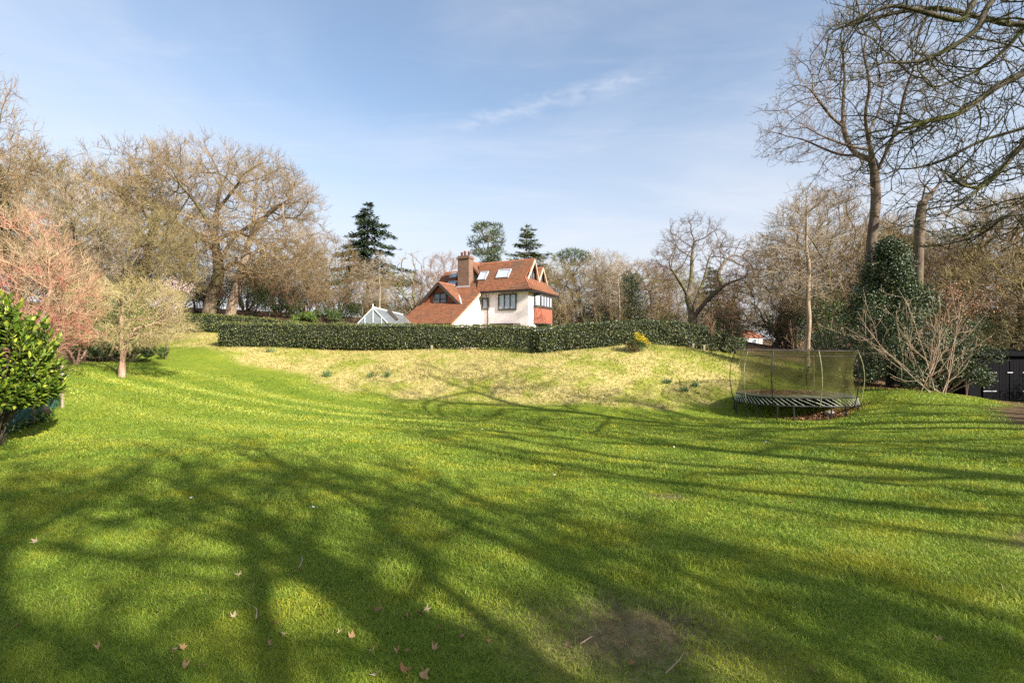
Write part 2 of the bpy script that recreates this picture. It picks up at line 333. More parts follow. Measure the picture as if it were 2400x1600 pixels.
m, nt, p, out = mat_new('ground'); M['ground'] = m
n_f = noise(nt, 9, 6, 0.75); n_m = noise(nt, 0.9, 4, 0.6); n_g = noise(nt, 40, 3, 0.7)
lawn = ramp(nt, n_f, [(0.3, (0.075, 0.105, 0.012)), (0.5, (0.15, 0.20, 0.02)), (0.72, (0.25, 0.29, 0.035))])
lawn = mix(nt, mapr(nt, n_m, 0.5, 0.72, 0, 0.5), lawn, (0.29, 0.28, 0.03))
dryc = ramp(nt, noise(nt, 5, 6, 0.7, dist=0.4), [(0.3, (0.20, 0.17, 0.04)), (0.5, (0.44, 0.36, 0.13)), (0.7, (0.60, 0.49, 0.22))])
dryc = mix(nt, mapr(nt, noise(nt, 0.6, 6, 0.7), 0.43, 0.62, 0, 0.9), dryc, (0.24, 0.26, 0.035))
woodc = ramp(nt, noise(nt, 7, 6, 0.75), [(0.3, (0.045, 0.03, 0.018)), (0.5, (0.12, 0.075, 0.04)), (0.7, (0.24, 0.14, 0.08))])
soilc = ramp(nt, n_f, [(0.3, (0.08, 0.05, 0.035)), (0.5, (0.16, 0.11, 0.06)), (0.7, (0.26, 0.19, 0.11))])
c = mix(nt, attr(nt, 'dry'), lawn, dryc); c = mix(nt, mth(nt, 'MULTIPLY', attr(nt, 'soil'), 0.92), c, soilc); c = mix(nt, attr(nt, 'wood'), c, woodc)
nt.links.new(c, p.inputs['Base Color']); p.inputs['Roughness'].default_value = 0.95; p.inputs['Specular IOR Level'].default_value = 0.1
bump(nt, p, mix(nt, 0.4, n_f, n_g), 0.8, 0.05)
ground = mk_mesh('ground', np.stack([X, Y, Z], -1).reshape(-1, 3), Fq, m, smooth=True, attrs=dict(dry=dry.ravel(), wood=wood.ravel(), soil=soil.ravel()))
tag(ground, 'garden ground: lawn, dry grass bank and woodland floor', 'ground', kind='structure')

# grass blades
m, nt, p, out = mat_new('grass_blades'); M['grass_blades'] = m
rn = attr(nt, 'rnd'); dr = attr(nt, 'dry')
gc = ramp(nt, rn, [(0.0, (0.10, 0.18, 0.022)), (0.4, (0.20, 0.30, 0.03)), (0.75, (0.33, 0.40, 0.05)), (0.92, (0.46, 0.46, 0.11)), (1.0, (0.60, 0.52, 0.25))])
gc = mix(nt, mapr(nt, noise(nt, 1.1, 5, 0.7), 0.45, 0.68, 0, 0.7), gc, (0.47, 0.43, 0.035)); gc = mix(nt, mapr(nt, noise(nt, 2.2, 4, 0.7, scl=(1, 1, 0)), 0.52, 0.72, 0, 0.6), gc, (0.13, 0.22, 0.04))
dc = ramp(nt, rn, [(0.0, (0.20, 0.165, 0.04)), (0.3, (0.48, 0.385, 0.14)), (0.8, (0.66, 0.53, 0.27)), (1.0, (0.74, 0.61, 0.40))])
dc = mix(nt, mapr(nt, noise(nt, 0.6, 6, 0.7), 0.43, 0.62, 0, 0.9), dc, (0.27, 0.30, 0.045))
tcx_ = N(nt, 'ShaderNodeTexCoord'); spx = N(nt, 'ShaderNodeSeparateXYZ'); nt.links.new(tcx_.outputs['Object'], spx.inputs[0]); dc = mix(nt, mapr(nt, mth(nt, 'ADD', spx.outputs[0], mth(nt, 'MULTIPLY', noise(nt, 0.5, 4, 0.7), 8.0)), 4.0, 13.0, 0.32, 0.78), dc, (0.26, 0.275, 0.06)); gc = mix(nt, dr, gc, dc); gc = mix(nt, mth(nt, 'ABSOLUTE', attr(nt, 'stripe')), gc, mix(nt, mapr(nt, attr(nt, 'stripe'), -0.05, 0.05), (0.10, 0.20, 0.02), (0.62, 0.62, 0.13)))  # bank greener and darker rightwards: its oblique light is put into the colour
nt.links.new(gc, p.inputs['Base Color']); p.inputs['Roughness'].default_value = 0.55; p.inputs['Specular IOR Level'].default_value = 0.3
t = N(nt, 'ShaderNodeBsdfTranslucent'); nt.links.new(gc, t.inputs[0]); ms = N(nt, 'ShaderNodeMixShader'); ms.inputs[0].default_value = 0.35
nt.links.new(p.outputs[0], ms.inputs[1]); nt.links.new(t.outputs[0], ms.inputs[2]); nt.links.new(ms.outputs[0], out.inputs[0])
def blades(name, x, y, h, w, seed, lean=0.5, rbias=0.0, label=None):
    rg = np.random.default_rng(seed); n = len(x)
    z = gzn(x, y)-0.006; dry, wood, soil, stripe = masks(x, y)
    keep = (rg.random(n) > soil*0.86) & (rg.random(n) > wood*0.97); x, y, z, h, w, dry, stripe = (q[keep] for q in (x, y, z, h, w, dry, stripe)); n = len(x)
    a = rg.uniform(0, 6.283, n); la = rg.uniform(0, 6.283, n); lm = h*lean*rg.uniform(0.2, 1.5, n)
    sx, sy = np.cos(a)*w/2, np.sin(a)*w/2; ox, oy = np.cos(la)*lm, np.sin(la)*lm
    b = np.stack([x, y, z], -1); s = np.stack([sx, sy, 0*sx], -1)
    m1 = b+np.stack([ox*0.35, oy*0.35, h*0.6], -1); tp = b+np.stack([ox, oy, h*rg.uniform(0.75, 1.0, n)], -1)
    V = np.stack([b-s, b+s, m1-s*0.75, m1+s*0.75, tp], 1).reshape(-1, 3)
    F = (np.arange(n)*5)[:, None, None]+np.array([[0, 1, 3], [0, 3, 2], [2, 3, 4]])[None]
    rnd = np.clip(rg.beta(2, 2.6, n)+rbias+0.12*wav(x*2, y*2), 0, 1)
    o = mk_mesh(name, V, F.reshape(-1, 3), M['grass_blades'], attrs=dict(rnd=np.repeat(rnd, 5), dry=np.repeat(dry, 5), stripe=np.repeat(stripe*0.55, 5)))
    return tag(o, label, 'grass', kind='stuff')
rg = np.random.default_rng(11)
def fan(n, d0, d1, rgn, wide=1.06, pw=2.0):     # evenly per area over the widening view
    d = np.sqrt(rgn.random(n)*(d1**2-d0**2)+d0**2); return (rgn.random(n)*2-1)*d*wide, d
xs, ys, hs, ws = [], [], [], []
for d0, d1, dens, h, w in [(1.9, 3.2, 13000, .030, .0036), (3.2, 5, 7500, .032, .005), (5, 8, 3200, .035, .008), (8, 13, 1100, .038, .013), (13, 24, 330, .042, .023)]:
    n = int((d1*d1-d0*d0)*1.06*dens); x, y = fan(n, d0, d1, rg); xs.append(x); ys.append(y)
    tall = 1+1.3*np.clip(wav(x*2.3, y*2.3)-0.2, 0, 1); hs.append(h*rg.uniform(0.55, 1.35, n)*tall); ws.append(w*rg.uniform(0.7, 1.3, n))
x, y, h, w = (np.concatenate(q) for q in (xs, ys, hs, ws))
inb = poly_sd(x, y, bank_poly) < 0.1
blades('lawn_grass', x[inb], y[inb], h[inb], w[inb], 3, 0.95, label='short green mown grass of the shaded lawn')
n = 150000; x, y = fan(n, 18, 37, rg); ins = poly_sd(x, y, bank_poly) > -0.15; x, y = x[ins], y[ins]
blades('bank_grass', x, y, rg.uniform(.04, .12, len(x))*(1+1.3*np.clip(wav(x*1.9, y*1.9)-.15, 0, 1)), rg.uniform(.016, .04, len(x)), 4, 1.0, label='rough dry straw-coloured grass on the bank')

# ------------------------------------------------------------------ the house on its terrace
UX, VX, C0 = np.array([-0.88, 0.475]), np.array([0.40, 0.917]), np.array([1.39, 44.0])
def H(u, v, z): q = C0+u*UX+v*VX; return np.array([q[0], q[1], z])
M['render'] = simple('render', (0.76, 0.66, 0.64), (0.83, 0.74, 0.72), 0.9, 0.9, 0.2)
m, nt, p, out = mat_new('roof_tiles'); M['roof_tiles'] = m
n1 = noise(nt, 3.2, 6, 0.8, scl=(1, 1, 1.8)); n2 = noise(nt, 0.45, 4, 0.65)
c = ramp(nt, n1, [(0.30, (0.085, 0.042, 0.028)), (0.5, (0.225, 0.088, 0.043)), (0.70, (0.36, 0.165, 0.085))])
c = mix(nt, mapr(nt, n2, 0.46, 0.66, 0, 0.7), c, (0.13, 0.085, 0.055))
wv = N(nt, 'ShaderNodeTexWave', wave_type='BANDS', bands_direction='Z'); tc = N(nt, 'ShaderNodeTexCoord'); nt.links.new(tc.outputs['Object'], wv.inputs[0]); wv.inputs['Scale'].default_value = 2.1; wv.inputs['Distortion'].default_value = 0.4; wv.inputs['Detail'].default_value = 2
c = mix(nt, mapr(nt, noise(nt, 1.3, 5, 0.75), 0.5, 0.68, 0, 0.55), c, (0.10, 0.06, 0.045))
c = mix(nt, 0.35, c, ramp(nt, wv.outputs['Fac'], [(0.0, (0.25, 0.2, 0.18)), (0.5, (1, 1, 1))]), 'MULTIPLY')
nt.links.new(c, p.inputs['Base Color']); p.inputs['Roughness'].default_value = 0.85; p.inputs['Specular IOR Level'].default_value = 0.2; bump(nt, p, wv.outputs['Fac'], 0.5, 0.03)
def bricks(name, a, b, mortar, sc):
    m, nt, p, o = mat_new(name); tc = N(nt, 'ShaderNodeTexCoord'); sp = N(nt, 'ShaderNodeSeparateXYZ'); nt.links.new(tc.outputs['Object'], sp.inputs[0])
    cb = N(nt, 'ShaderNodeCombineXYZ'); nt.links.new(mth(nt, 'ADD', sp.outputs[0], sp.outputs[1]), cb.inputs[0]); nt.links.new(sp.outputs[2], cb.inputs[1])
    br = N(nt, 'ShaderNodeTexBrick'); nt.links.new(cb.outputs[0], br.inputs['Vector']); br.inputs['Color1'].default_value = (*a, 1); br.inputs['Color2'].default_value = (*b, 1); br.inputs['Mortar'].default_value = (*mortar, 1)
    br.inputs['Scale'].default_value = sc; br.inputs['Mortar Size'].default_value = 0.03; br.inputs['Row Height'].default_value = 0.32; br.inputs['Brick Width'].default_value = 0.6
    c = mix(nt, mapr(nt, noise(nt, 2.5, 4, 0.7), 0.4, 0.7, 0, 0.5), br.outputs['Color'], tuple(x*0.55 for x in a)); nt.links.new(c, p.inputs['Base Color']); p.inputs['Roughness'].default_value = 0.9; return m
M['hung_tiles'] = bricks('hung_tiles', (0.42, 0.13, 0.075), (0.30, 0.08, 0.05), (0.20, 0.09, 0.06), 2.2)
M['chimney_brick'] = bricks('chimney_brick', (0.24, 0.12, 0.075), (0.13, 0.075, 0.055), (0.22, 0.17, 0.13), 3.2)
M['terracotta'] = simple('terracotta', (0.30, 0.095, 0.05), (0.38, 0.145, 0.08), 5, 0.8)
M['dark_timber'] = simple('dark_timber', (0.045, 0.035, 0.03), (0.08, 0.06, 0.05), 4, 0.6)
M['cream_timber'] = simple('cream_timber', (0.42, 0.34, 0.26), (0.52, 0.43, 0.34), 3, 0.7)
M['soffit'] = simple('soffit', (0.20, 0.12, 0.08), (0.28, 0.18, 0.12), 3, 0.7)
M['lead'] = simple('lead', (0.32, 0.34, 0.36), (0.45, 0.47, 0.49), 4, 0.5, 0.5)
M['black_iron'] = simple('black_iron', (0.012, 0.012, 0.013), (0.03, 0.03, 0.03), 8, 0.45, 0.5)
M['pane'] = simple('pane', (0.13, 0.17, 0.22), (0.26, 0.31, 0.37), 0.9, 0.06, 0.8)
M['curtain_pane'] = simple('curtain_pane', (0.36, 0.42, 0.52), (0.50, 0.55, 0.62), 1.2, 0.08, 0.8, scl=(4, 4, 0.2))
house = empty('detached_house', H(0, 0, 1.2)); tag(house, 'white rendered detached house with steep orange tiled roofs above the hedge', 'house')
b = MB(); zt = 6.15
fp = [H(0, 0, 0.6), H(4.78, 0, 0.6), H(4.78, 6.2, 0.6), H(0, 6.2, 0.6)]; b.slab(fp, (0, 0, zt-0.6))
prof = [(0.0, 0.6), (-5.2, 0.6), (-5.2, 3.0), (-3, 4.3), (-0.5, 5.84), (0.0, 6.1), (0.8, 7.0), (2.16, 8.2), (4.6, 6.0), (4.6, 0.6)]
pl = [H(4.785, v, z) for v, z in prof]; b.slab(pl, H(9.9, 0, 0)-H(4.785, 0, 0))
house_wall = b.build('wall', M['render'], house)
# roofs
b = MB(); T = 0.16
def rslab(pts, t=T):
    p = [H(*q) for q in pts]; n_ = np.cross(p[1]-p[0], p[2]-p[0]); n_ = n_/np.linalg.norm(n_); n_ = n_ if n_[2] > 0 else -n_; b.slab(p, n_*t)
rslab([(-.45, -.5, 6.05), (4.85, -.5, 6.05), (6.0, 2.16, 8.95), (.25, 2.16, 8.95), (.52, .555, 7.2)])
rslab([(-.45, -.5, 6.06), (.5, .555, 7.2), (.5, 5.65, 7.2), (-.45, 6.75, 6.06)])
rslab([(.25, 2.17, 8.95), (6.0, 2.17, 8.95), (6.0, 3.5, 7.45), (.5, 3.45, 7.3)])
rslab([(.3, 4.4, 8.5), (6, 4.4, 8.5), (6, 3.3, 7.2), (.5, 3.3, 7.2)])
rslab([(.3, 4.41, 8.5), (.5, 5.65, 7.2), (-.45, 6.75, 6.06), (6, 6.75, 6.06), (6, 4.41, 8.5)])
cats = [(2.16, 8.36), (1.5, 7.75), (.8, 7.15), (.1, 6.55), (-.5, 6.06), (-1.5, 5.40), (-3, 4.50), (-4.4, 3.70), (-5.6, 3.02)]
for (v0, z0), (v1, z1) in zip(cats[:-1], cats[1:]):
    u0 = 4.86 if v0 > -0.45 else 4.55; rslab([(u0, v0, z0), (10.15, v0, z0), (10.15, v1, z1), (u0, v1, z1)])
rslab([(5.5, 2.17, 8.36), (10.15, 2.17, 8.36), (10.15, 4.9, 5.9), (5.5, 4.9, 5.9)])
rslab([(6.7, .9, 9.15), (6.7, 6.2, 9.15), (5.35, 6.2, 7.6), (5.35, .9, 7.6)]); rslab([(6.71, .9, 9.15), (8.05, .9, 7.6), (8.05, 6.2, 7.6), (6.71, 6.2, 9.15)])
dv = -2.55
rslab([(7.85, dv, 6.85), (7.85, .45, 6.85), (5.55, dv+.25, 4.88), (5.5, dv, 4.82)], .13); rslab([(7.86, dv, 6.85), (10.2, dv, 4.82), (10.15, dv+.25, 4.88), (7.86, .45, 6.85)], .13)
roof = b.build('roof', M['roof_tiles'], house)
b = MB()                                          # ridge tiles
b.tube([H(.22, 2.16, 9.06), H(6.0, 2.16, 9.06)], .12, 6); b.tube([H(.25, 4.4, 8.61), H(6, 4.4, 8.61)], .11, 6); b.tube([H(6.7, .85, 9.26), H(6.7, 6.2, 9.26)], .11, 6)
b.tube([H(7.85, dv-.02, 6.93), H(7.85, .5, 6.93)], .10, 6); b.tube([H(8.0, 2.16, 8.47), H(10.15, 2.16, 8.47)], .11, 6); b.tube([H(-.42, -.46, 6.15), H(.5, .555, 7.3)], .10, 6)
b.build('ridge_tiles', M['terracotta'], roof)
for g in ([(.62, .7, 7.22), (.62, 3.4, 7.22), (.62, 2.16, 8.9)], [(.62, 3.4, 7.22), (.62, 5.5, 7.22), (.62, 4.4, 8.45)]):
    b = MB(); b.slab([H(*q) for q in g], H(.25, 0, 0)-H(0, 0, 0)); b.build('gable', M['hung_tiles'], house)
b = MB(); b.slab([H(*q) for q in ((5.75, -2.2, 4.9), (9.95, -2.2, 4.9), (7.85, -2.2, 6.72))], H(0, .12, 0)-H(0, 0, 0)); b.build('dormer_gable', M['hung_tiles'], house)
b = MB(); b.slab([H(*q) for q in ((5.5, 1.0, 7.5), (7.9, 1.0, 7.5), (6.7, 1.0, 9.0))], H(0, .12, 0)-H(0, 0, 0)); b.build('rear_gable', M['dark_timber'], house)
for bgr in range(2):
  b = MB()
  for a, q in ((((.22, .5, 7.12), (.2, 2.16, 8.98)), ((.2, 2.16, 8.98), (.3, 3.42, 7.2)), ((.3, 3.42, 7.2), (.24, 4.4, 8.52)), ((.24, 4.4, 8.52), (.3, 5.75, 7.1))) if bgr == 0 else (((4.53, -.45, 5.98), (4.5, -1.5, 5.34)), ((4.5, -1.5, 5.34), (4.5, -3, 4.44)), ((4.5, -3, 4.44), (4.5, -5.65, 2.94)))):
    b.bar(H(*a), H(*q), .07, .19)
  b.build('bargeboard', M['cream_timber'], house)
b = MB(); b.bar(H(5.48, dv-.04, 4.80), H(7.85, dv-.04, 6.86), .07, .26); b.bar(H(7.85, dv-.04, 6.86), H(10.25, dv-.04, 4.76), .07, .26); b.build('dormer_bargeboard', M['dark_timber'], house)
b = MB(); b.bar(H(5.6, -2.3, 4.86), H(10.1, -2.3, 4.86), .25, .06); b.bar(H(5.3, dv, 4.93), H(7.75, .55, 6.86), .22, .04); b.build('flashing', M['lead'], house)
b = MB(); b.slab([H(-.4, -.45, 6.0), H(4.6, -.45, 6.0), H(4.6, .0, 6.0), H(0, 0, 6.0)], (0, 0, .05)); b.slab([H(-.4, -.45, 6.0), H(0, 0, 6.0), H(0, 6.2, 6.0), H(-.4, 6.7, 6.0)], (0, 0, .05)); b.build('soffit', M['soffit'], house)
b = MB(); b.tube([H(-.5, -.56, 6.03), H(4.5, -.56, 6.03)], .07, 8); b.tube([H(-.53, -.5, 6.02), H(-.53, 6.8, 6.02)], .07, 8); b.build('gutter', M['black_iron'], house)
b = MB(); b.tube([H(4.05, -.5, 5.98), H(4.05, -.3, 5.75), H(4.05, -.07, 5.55), H(4.05, -.07, .9)], .045, 8); b.build('downpipe', M['black_iron'], house)
def window(u0, u1, v0, v1, z0, z1, lights, nv, glassmat, rows=1, frame='dark_timber', name='window'):
    nv = np.asarray(nv, float); o_ = np.array([*(nv[0]*UX+nv[1]*VX), 0.0]); o_ = o_/np.linalg.norm(o_)
    a, c = H(u0, v0, 0), H(u1, v1, 0); b = MB(); f = 0.09
    up = np.array([0, 0, 1.0]); along = (c-a)/np.linalg.norm(c-a)
    def bar(p, q, wd): b.box((p+q)/2+o_*.04, (q-p)/2, np.cross((q-p)/np.linalg.norm(q-p), o_)*wd/2, o_*.07)
    bar(a-along*f/2+up*z0, c+along*f/2+up*z0, f*1.3); bar(a-along*f/2+up*z1, c+along*f/2+up*z1, f)
    for i in range(lights+1):
        q = a+(c-a)*i/lights; bar(q+up*(z0+f*.66), q+up*(z1-f*.51), f if i in (0, lights) else .07)
    for r_ in range(1, rows): bar(a+along*f*.51+up*(z0+(z1-z0)*r_/rows), c-along*f*.51+up*(z0+(z1-z0)*r_/rows), .035)
    fr = b.build(name, M[frame], house)
    b = MB(); b.slab([a+up*z0+o_*.015, c+up*z0+o_*.015, c+up*z1+o_*.015, a+up*z1+o_*.015], o_*.012); b.build('pane', M[glassmat], fr); return fr
F_ = (0, -1); S_ = (-1, 0)
window(1.17, 2.9, 0, 0, 4.5, 5.82, 3, F_, 'curtain_pane')
window(3.98, 4.62, 0, 0, 4.6, 5.55, 1, F_, 'pane')
window(7.15, 8.55, -2.2, -2.2, 4.98, 6.0, 2, F_, 'pane', 2)
window(.62, .62, 1.5, 2.82, 7.35, 8.05, 3, S_, 'pane'); window(.62, .62, 3.95, 4.85, 7.35, 7.95, 2, S_, 'pane')
# tile-hung bay on the side, window over it
b = MB(); bayp = [(0, 1.35), (-.42, 2.0), (-.42, 5.1), (0, 5.75)]
b.slab([H(u, v, 3.35) for u, v in bayp], (0, 0, 1.36)); b.build('bay_tiles', M['hung_tiles'], house)
b = MB(); b.slab([H(u, v, 4.71) for u, v in ((.0, 1.28), (-.5, 1.96), (-.5, 5.14), (0, 5.82))], (0, 0, .07)); b.slab([H(u, v, 3.28) for u, v in ((.0, 1.28), (-.5, 1.96), (-.5, 5.14), (0, 5.82))], (0, 0, .06)); b.build('bay_sill', M['dark_timber'], house)
b = MB(); b.slab([H(u, v, 4.79) for u, v in ((.0, 1.42), (-.36, 2.04), (-.36, 5.06), (0, 5.68))], (0, 0, 1.2)); b.build('bay_head', M['render'], house)
window(-.02, -.37, 1.42, 2.02, 4.85, 5.86, 1, (-1, -.55), 'curtain_pane'); window(-.37, -.37, 2.06, 5.04, 4.85, 5.86, 4, S_, 'curtain_pane')
window(-.02, -.02, 1.9, 4.9, 1.9, 3.1, 4, S_, 'pane')
# ground-floor bay with its lid on the front
b = MB(); b.slab([H(u, v, 3.05) for u, v in ((.75, 0.0), (3.75, 0), (3.45, -.85), (1.05, -.85))], (0, 0, .22)); b.build('bay_lid', M['dark_timber'], house)
b = MB(); b.slab([H(u, v, 1.0) for u, v in ((1.0, 0.0), (3.5, 0), (3.25, -.62), (1.25, -.62))], (0, 0, 2.05)); b.build('bay_wall', M['render'], house)
window(1.3, 3.2, -.62, -.62, 1.7, 2.95, 4, F_, 'pane'); window(4.75, 4.75, -1.5, -.45, 2.2, 3.2, 2, S_, 'pane')
# chimney, skylights
b = MB(); cu, cv = 6.75, .55
b.slab([H(cu-.62, cv-.45, 6.4), H(cu+.62, cv-.45, 6.4), H(cu+.62, cv+.45, 6.4), H(cu-.62, cv+.45, 6.4)], (0, 0, 2.95))
b.slab([H(cu-.70, cv-.53, 9.35), H(cu+.70, cv-.53, 9.35), H(cu+.70, cv+.53, 9.35), H(cu-.70, cv+.53, 9.35)], (0, 0, .16))
b.slab([H(cu-.62, cv-.45, 9.51), H(cu+.62, cv-.45, 9.51), H(cu+.62, cv+.45, 9.51), H(cu-.62, cv+.45, 9.51)], (0, 0, .12))
ch = b.build('chimney', M['chimney_brick'], house)
for du, hh in ((-.38, .42), (.05, .5), (.4, .40)):
    b = MB(); q = H(cu+du, cv, 9.63); b.tube([q, q+(0, 0, hh*.8), q+(0, 0, hh*.82), q+(0, 0, hh)], [.12, .10, .13, .13], 10); b.build('chimney_pot', M['terracotta'], ch, True)
b = MB(); b.slab([H(cu-.75, cv-.52, 6.62), H(cu+.75, cv-.52, 6.62), H(cu+.75, cv-.46, 6.66), H(cu-.75, cv-.46, 6.66)], (0, 0, .16)); b.build('chimney_flashing', M['lead'], house)
def skylight(u0, u1, va, vb, zf):
    n_ = np.cross(H(1, 0, 0)-H(0, 0, 0), H(0, vb, zf(vb))-H(0, va, zf(va))); n_ = n_/np.linalg.norm(n_); n_ = n_*np.sign(n_[2]); n3 = n_*(T+.02)
    q = [H(u0, va, zf(va))+n3, H(u1, va, zf(va))+n3, H(u1, vb, zf(vb))+n3, H(u0, vb, zf(vb))+n3]; b = MB()
    for i in range(4): e = (q[(i+1) % 4]-q[i]); L = np.linalg.norm(e); e = e/L; s_ = np.cross(n_, e); b.box((q[i]+q[(i+1) % 4])/2+n_*.05, e*(L/2+.05), s_*.05, n_*(.05+.003*i))
    fr = b.build('skylight', M['lead'], house); b = MB(); b.slab([x+n_*.03 for x in q], n_*.02); b.build('pane', M['curtain_pane'], fr)
zm = lambda v: 6.05+1.09*(v+.5)
zl = lambda v: float(np.interp(v, [c[0] for c in cats][::-1], [c[1] for c in cats][::-1]))
skylight(2.2, 3.4, .62, 1.32, zm); skylight(4.55, 5.3, .55, 1.25, zm); skylight(7.75, 8.7, .2, .85, zl); skylight(8.2, 9.0, 1.45, 1.9, zl)

# ------------------------------------------------------------------ greenhouse
m, nt, p, out = mat_new('glass'); M['glass'] = m
p.inputs['Base Color'].default_value = (0.26, 0.31, 0.34, 1); p.inputs['Roughness'].default_value = 0.08; p.inputs['Specular IOR Level'].default_value = 0.7
tr = N(nt, 'ShaderNodeBsdfTransparent'); ms = N(nt, 'ShaderNodeMixShader'); nt.links.new(mapr(nt, noise(nt, 0.8, 3), .3, .7, .34, .52), ms.inputs[0]); nt.links.new(tr.outputs[0], ms.inputs[1]); nt.links.new(p.outputs[0], ms.inputs[2]); nt.links.new(ms.outputs[0], out.inputs[0])
M['white_frame'] = simple('white_frame', (0.58, 0.59, 0.58), (0.66, 0.66, 0.65), 3, 0.5)
gx0, gy0, gy1, gzb, gze, gzr, ghw = -8.25, 30.4, 38.6, 1.25, 2.35, 3.68, 1.3
gh = empty('greenhouse', (gx0, 34.5, gzb)); tag(gh, 'glass greenhouse with white glazing bars behind the front hedge', 'greenhouse')
b = MB(); g = MB(); gy = 0.034
for y in np.linspace(gy0, gy1, 13):
    for s in (-1, 1): b.bar((gx0+s*ghw, y, gze), (gx0, y, gzr), gy, gy, (0, 1, .01)); b.bar((gx0+s*ghw, y, gzb), (gx0+s*ghw, y, gze), gy, gy, (0, 1, 0))
for s in (-1, 1): b.bar((gx0+s*ghw, gy0, gze), (gx0+s*ghw, gy1, gze), .07, .08)
b.bar((gx0, gy0-.05, gzr+.04), (gx0, gy1+.05, gzr+.04), .09, .11)
for y in (gy0, gy1):
    for s in (-1, 1): b.bar((gx0+s*(ghw+.06), y-.01, gze-.05), (gx0, y-.01, gzr+.02), .05, .08, (0, 1, .01))
    for q in (-.75, -.38, 0, .38, .75): b.bar((gx0+q*ghw, y, gzb), (gx0+q*ghw, y, gzr-abs(q)*(gzr-gze)-.03), .045, .05, (0, 1, 0))
    b.bar((gx0-ghw, y, gze), (gx0+ghw, y, gze), .045, .045)
b.tube([(gx0, gy0-.03, gzr), (gx0, gy0-.03, gzr+.25)], .03, 6)
b.build('frame', M['white_frame'], gh)
for s in (-1, 1):
    g = MB(); g.slab([(gx0+s*(ghw+.08), gy0, gze-.05), (gx0+s*(ghw+.08), gy1, gze-.05), (gx0+s*.02, gy1, gzr+.03), (gx0+s*.02, gy0, gzr+.03)], (0, 0, .012)); g.build('roof_glass', M['glass'], gh)
g = MB(); g.slab([(gx0-ghw, gy0+.03, gzb), (gx0+ghw, gy0+.03, gzb), (gx0+ghw, gy0+.03, gze), (gx0, gy0+.03, gzr), (gx0-ghw, gy0+.03, gze)], (0, .01, 0)); g.build('gable_glass', M['glass'], gh)
g = MB(); g.slab([(gx0+ghw*.50, 33.3, gze+.72), (gx0+ghw*.50, 33.9, gze+.72), (gx0+.12, 33.9, gzr+.02), (gx0+.12, 33.3, gzr+.02)], (.10, 0, .10)); g.build('roof_vent', M['dark_timber'], gh)

# ------------------------------------------------------------------ cottage far right
cy0 = 74.0; cgx = (1766-1200)/FPX*cy0; cgz = CAMZ-(818-800)/FPX*cy0
ct = empty('cottage', (cgx, cy0, cgz-1.2)); tag(ct, 'small white cottage with a red roof glimpsed beyond the trampoline', 'house')
b = MB(); w_ = 1.75; b.slab([(cgx-w_, cy0, cgz-1.2), (cgx+w_, cy0+.9, cgz-1.2), (cgx+w_-.9, cy0+4.5, cgz-1.2), (cgx-w_-.9, cy0+3.6, cgz-1.2)], (0, 0, 2.95)); b.build('wall', M['white_frame'], ct)
b = MB(); e0, e1, e2, e3 = (cgx-w_-.25, cy0-.25, cgz+1.68), (cgx+w_+.25, cy0+.75, cgz+1.68), (cgx+w_-.7, cy0+4.9, cgz+1.68), (cgx-w_-1.1, cy0+3.9, cgz+1.68); r0, r1 = (cgx-.9, cy0+2.0, cgz+2.75), (cgx+.6, cy0+2.5, cgz+2.75)
for q in ((e0, e1, r1, r0), (e1, e2, r1), (e2, e3, r0, r1), (e3, e0, r0)): b.slab(q, (0, 0, .1))
b.build('roof', M['terracotta'], ct)
for fx in (-1.05, .35):
    b = MB(); b.box((cgx+fx, cy0+.25*(fx+1.75)+.02, cgz+.95), (.3, .08, 0), (-.01, .04, 0), (0, 0, .42)); b.build('window', M['pane'], ct)

# ------------------------------------------------------------------ black shed at the right edge
M['shed_boards'] = simple('shed_boards', (0.003, 0.003, 0.004), (0.008, 0.008, 0.010), 3, 0.85, 0.08, 0.4, scl=(12, 12, .6))
sx0, sx1, sy0 = (2270-1200)/FPX*23.5, 26.5, 23.5; sgz = -1.02
shed = empty('shed', (23.5, sy0, sgz)); tag(shed, 'black timber shed with closed double doors at the right edge', 'shed')
b = MB(); b.slab([(sx0, sy0, sgz-.2), (sx1, sy0, sgz-.2), (sx1, sy0+4, sgz-.2), (sx0, sy0+4, sgz-.2)], (0, 0, 2.25)); b.build('wall', M['shed_boards'], shed)
b = MB(); b.slab([(sx0-.15, sy0-.2, sgz+2.06), (sx1+.15, sy0-.2, sgz+2.06), (sx1+.15, sy0+2, sgz+2.25), (sx0-.15, sy0+2, sgz+2.25)], (0, 0, .08)); b.slab([(sx0-.15, sy0+2.003, sgz+2.25), (sx1+.15, sy0+2.003, sgz+2.25), (sx1+.15, sy0+4.2, sgz+2.06), (sx0-.15, sy0+4.2, sgz+2.06)], (0, 0, .08)); b.build('roof', M['shed_boards'], shed)
dxm = (2363-1200)/FPX*sy0
for s in (-1, 1):
    b = MB(); a0, a1 = (dxm-1.2, dxm-.02) if s < 0 else (dxm+.02, dxm+1.2)
    for k in range(8): q = a0+(a1-a0)*(k+.5)/8; b.box((q, sy0-.03-.004*(k % 2), sgz+.93), ((a1-a0)/16-.006, 0, 0), (0, .03, 0), (0, 0, .9))
    d_ = b.build('door', M['shed_boards'], shed)
    for hz in (.45, 1.3):
        b = MB(); hx = a0+.3 if s < 0 else a1-.3; b.box((hx, sy0-.07, sgz+hz), (.3, 0, 0), (0, .006, 0), (0, 0, .02)); b.build('hinge', M['lead'], d_)
b = MB(); b.box((dxm, sy0-.085, sgz+1.3), (.12, 0, 0), (0, .012, 0), (0, 0, .025)); b.build('latch', M['lead'], shed)

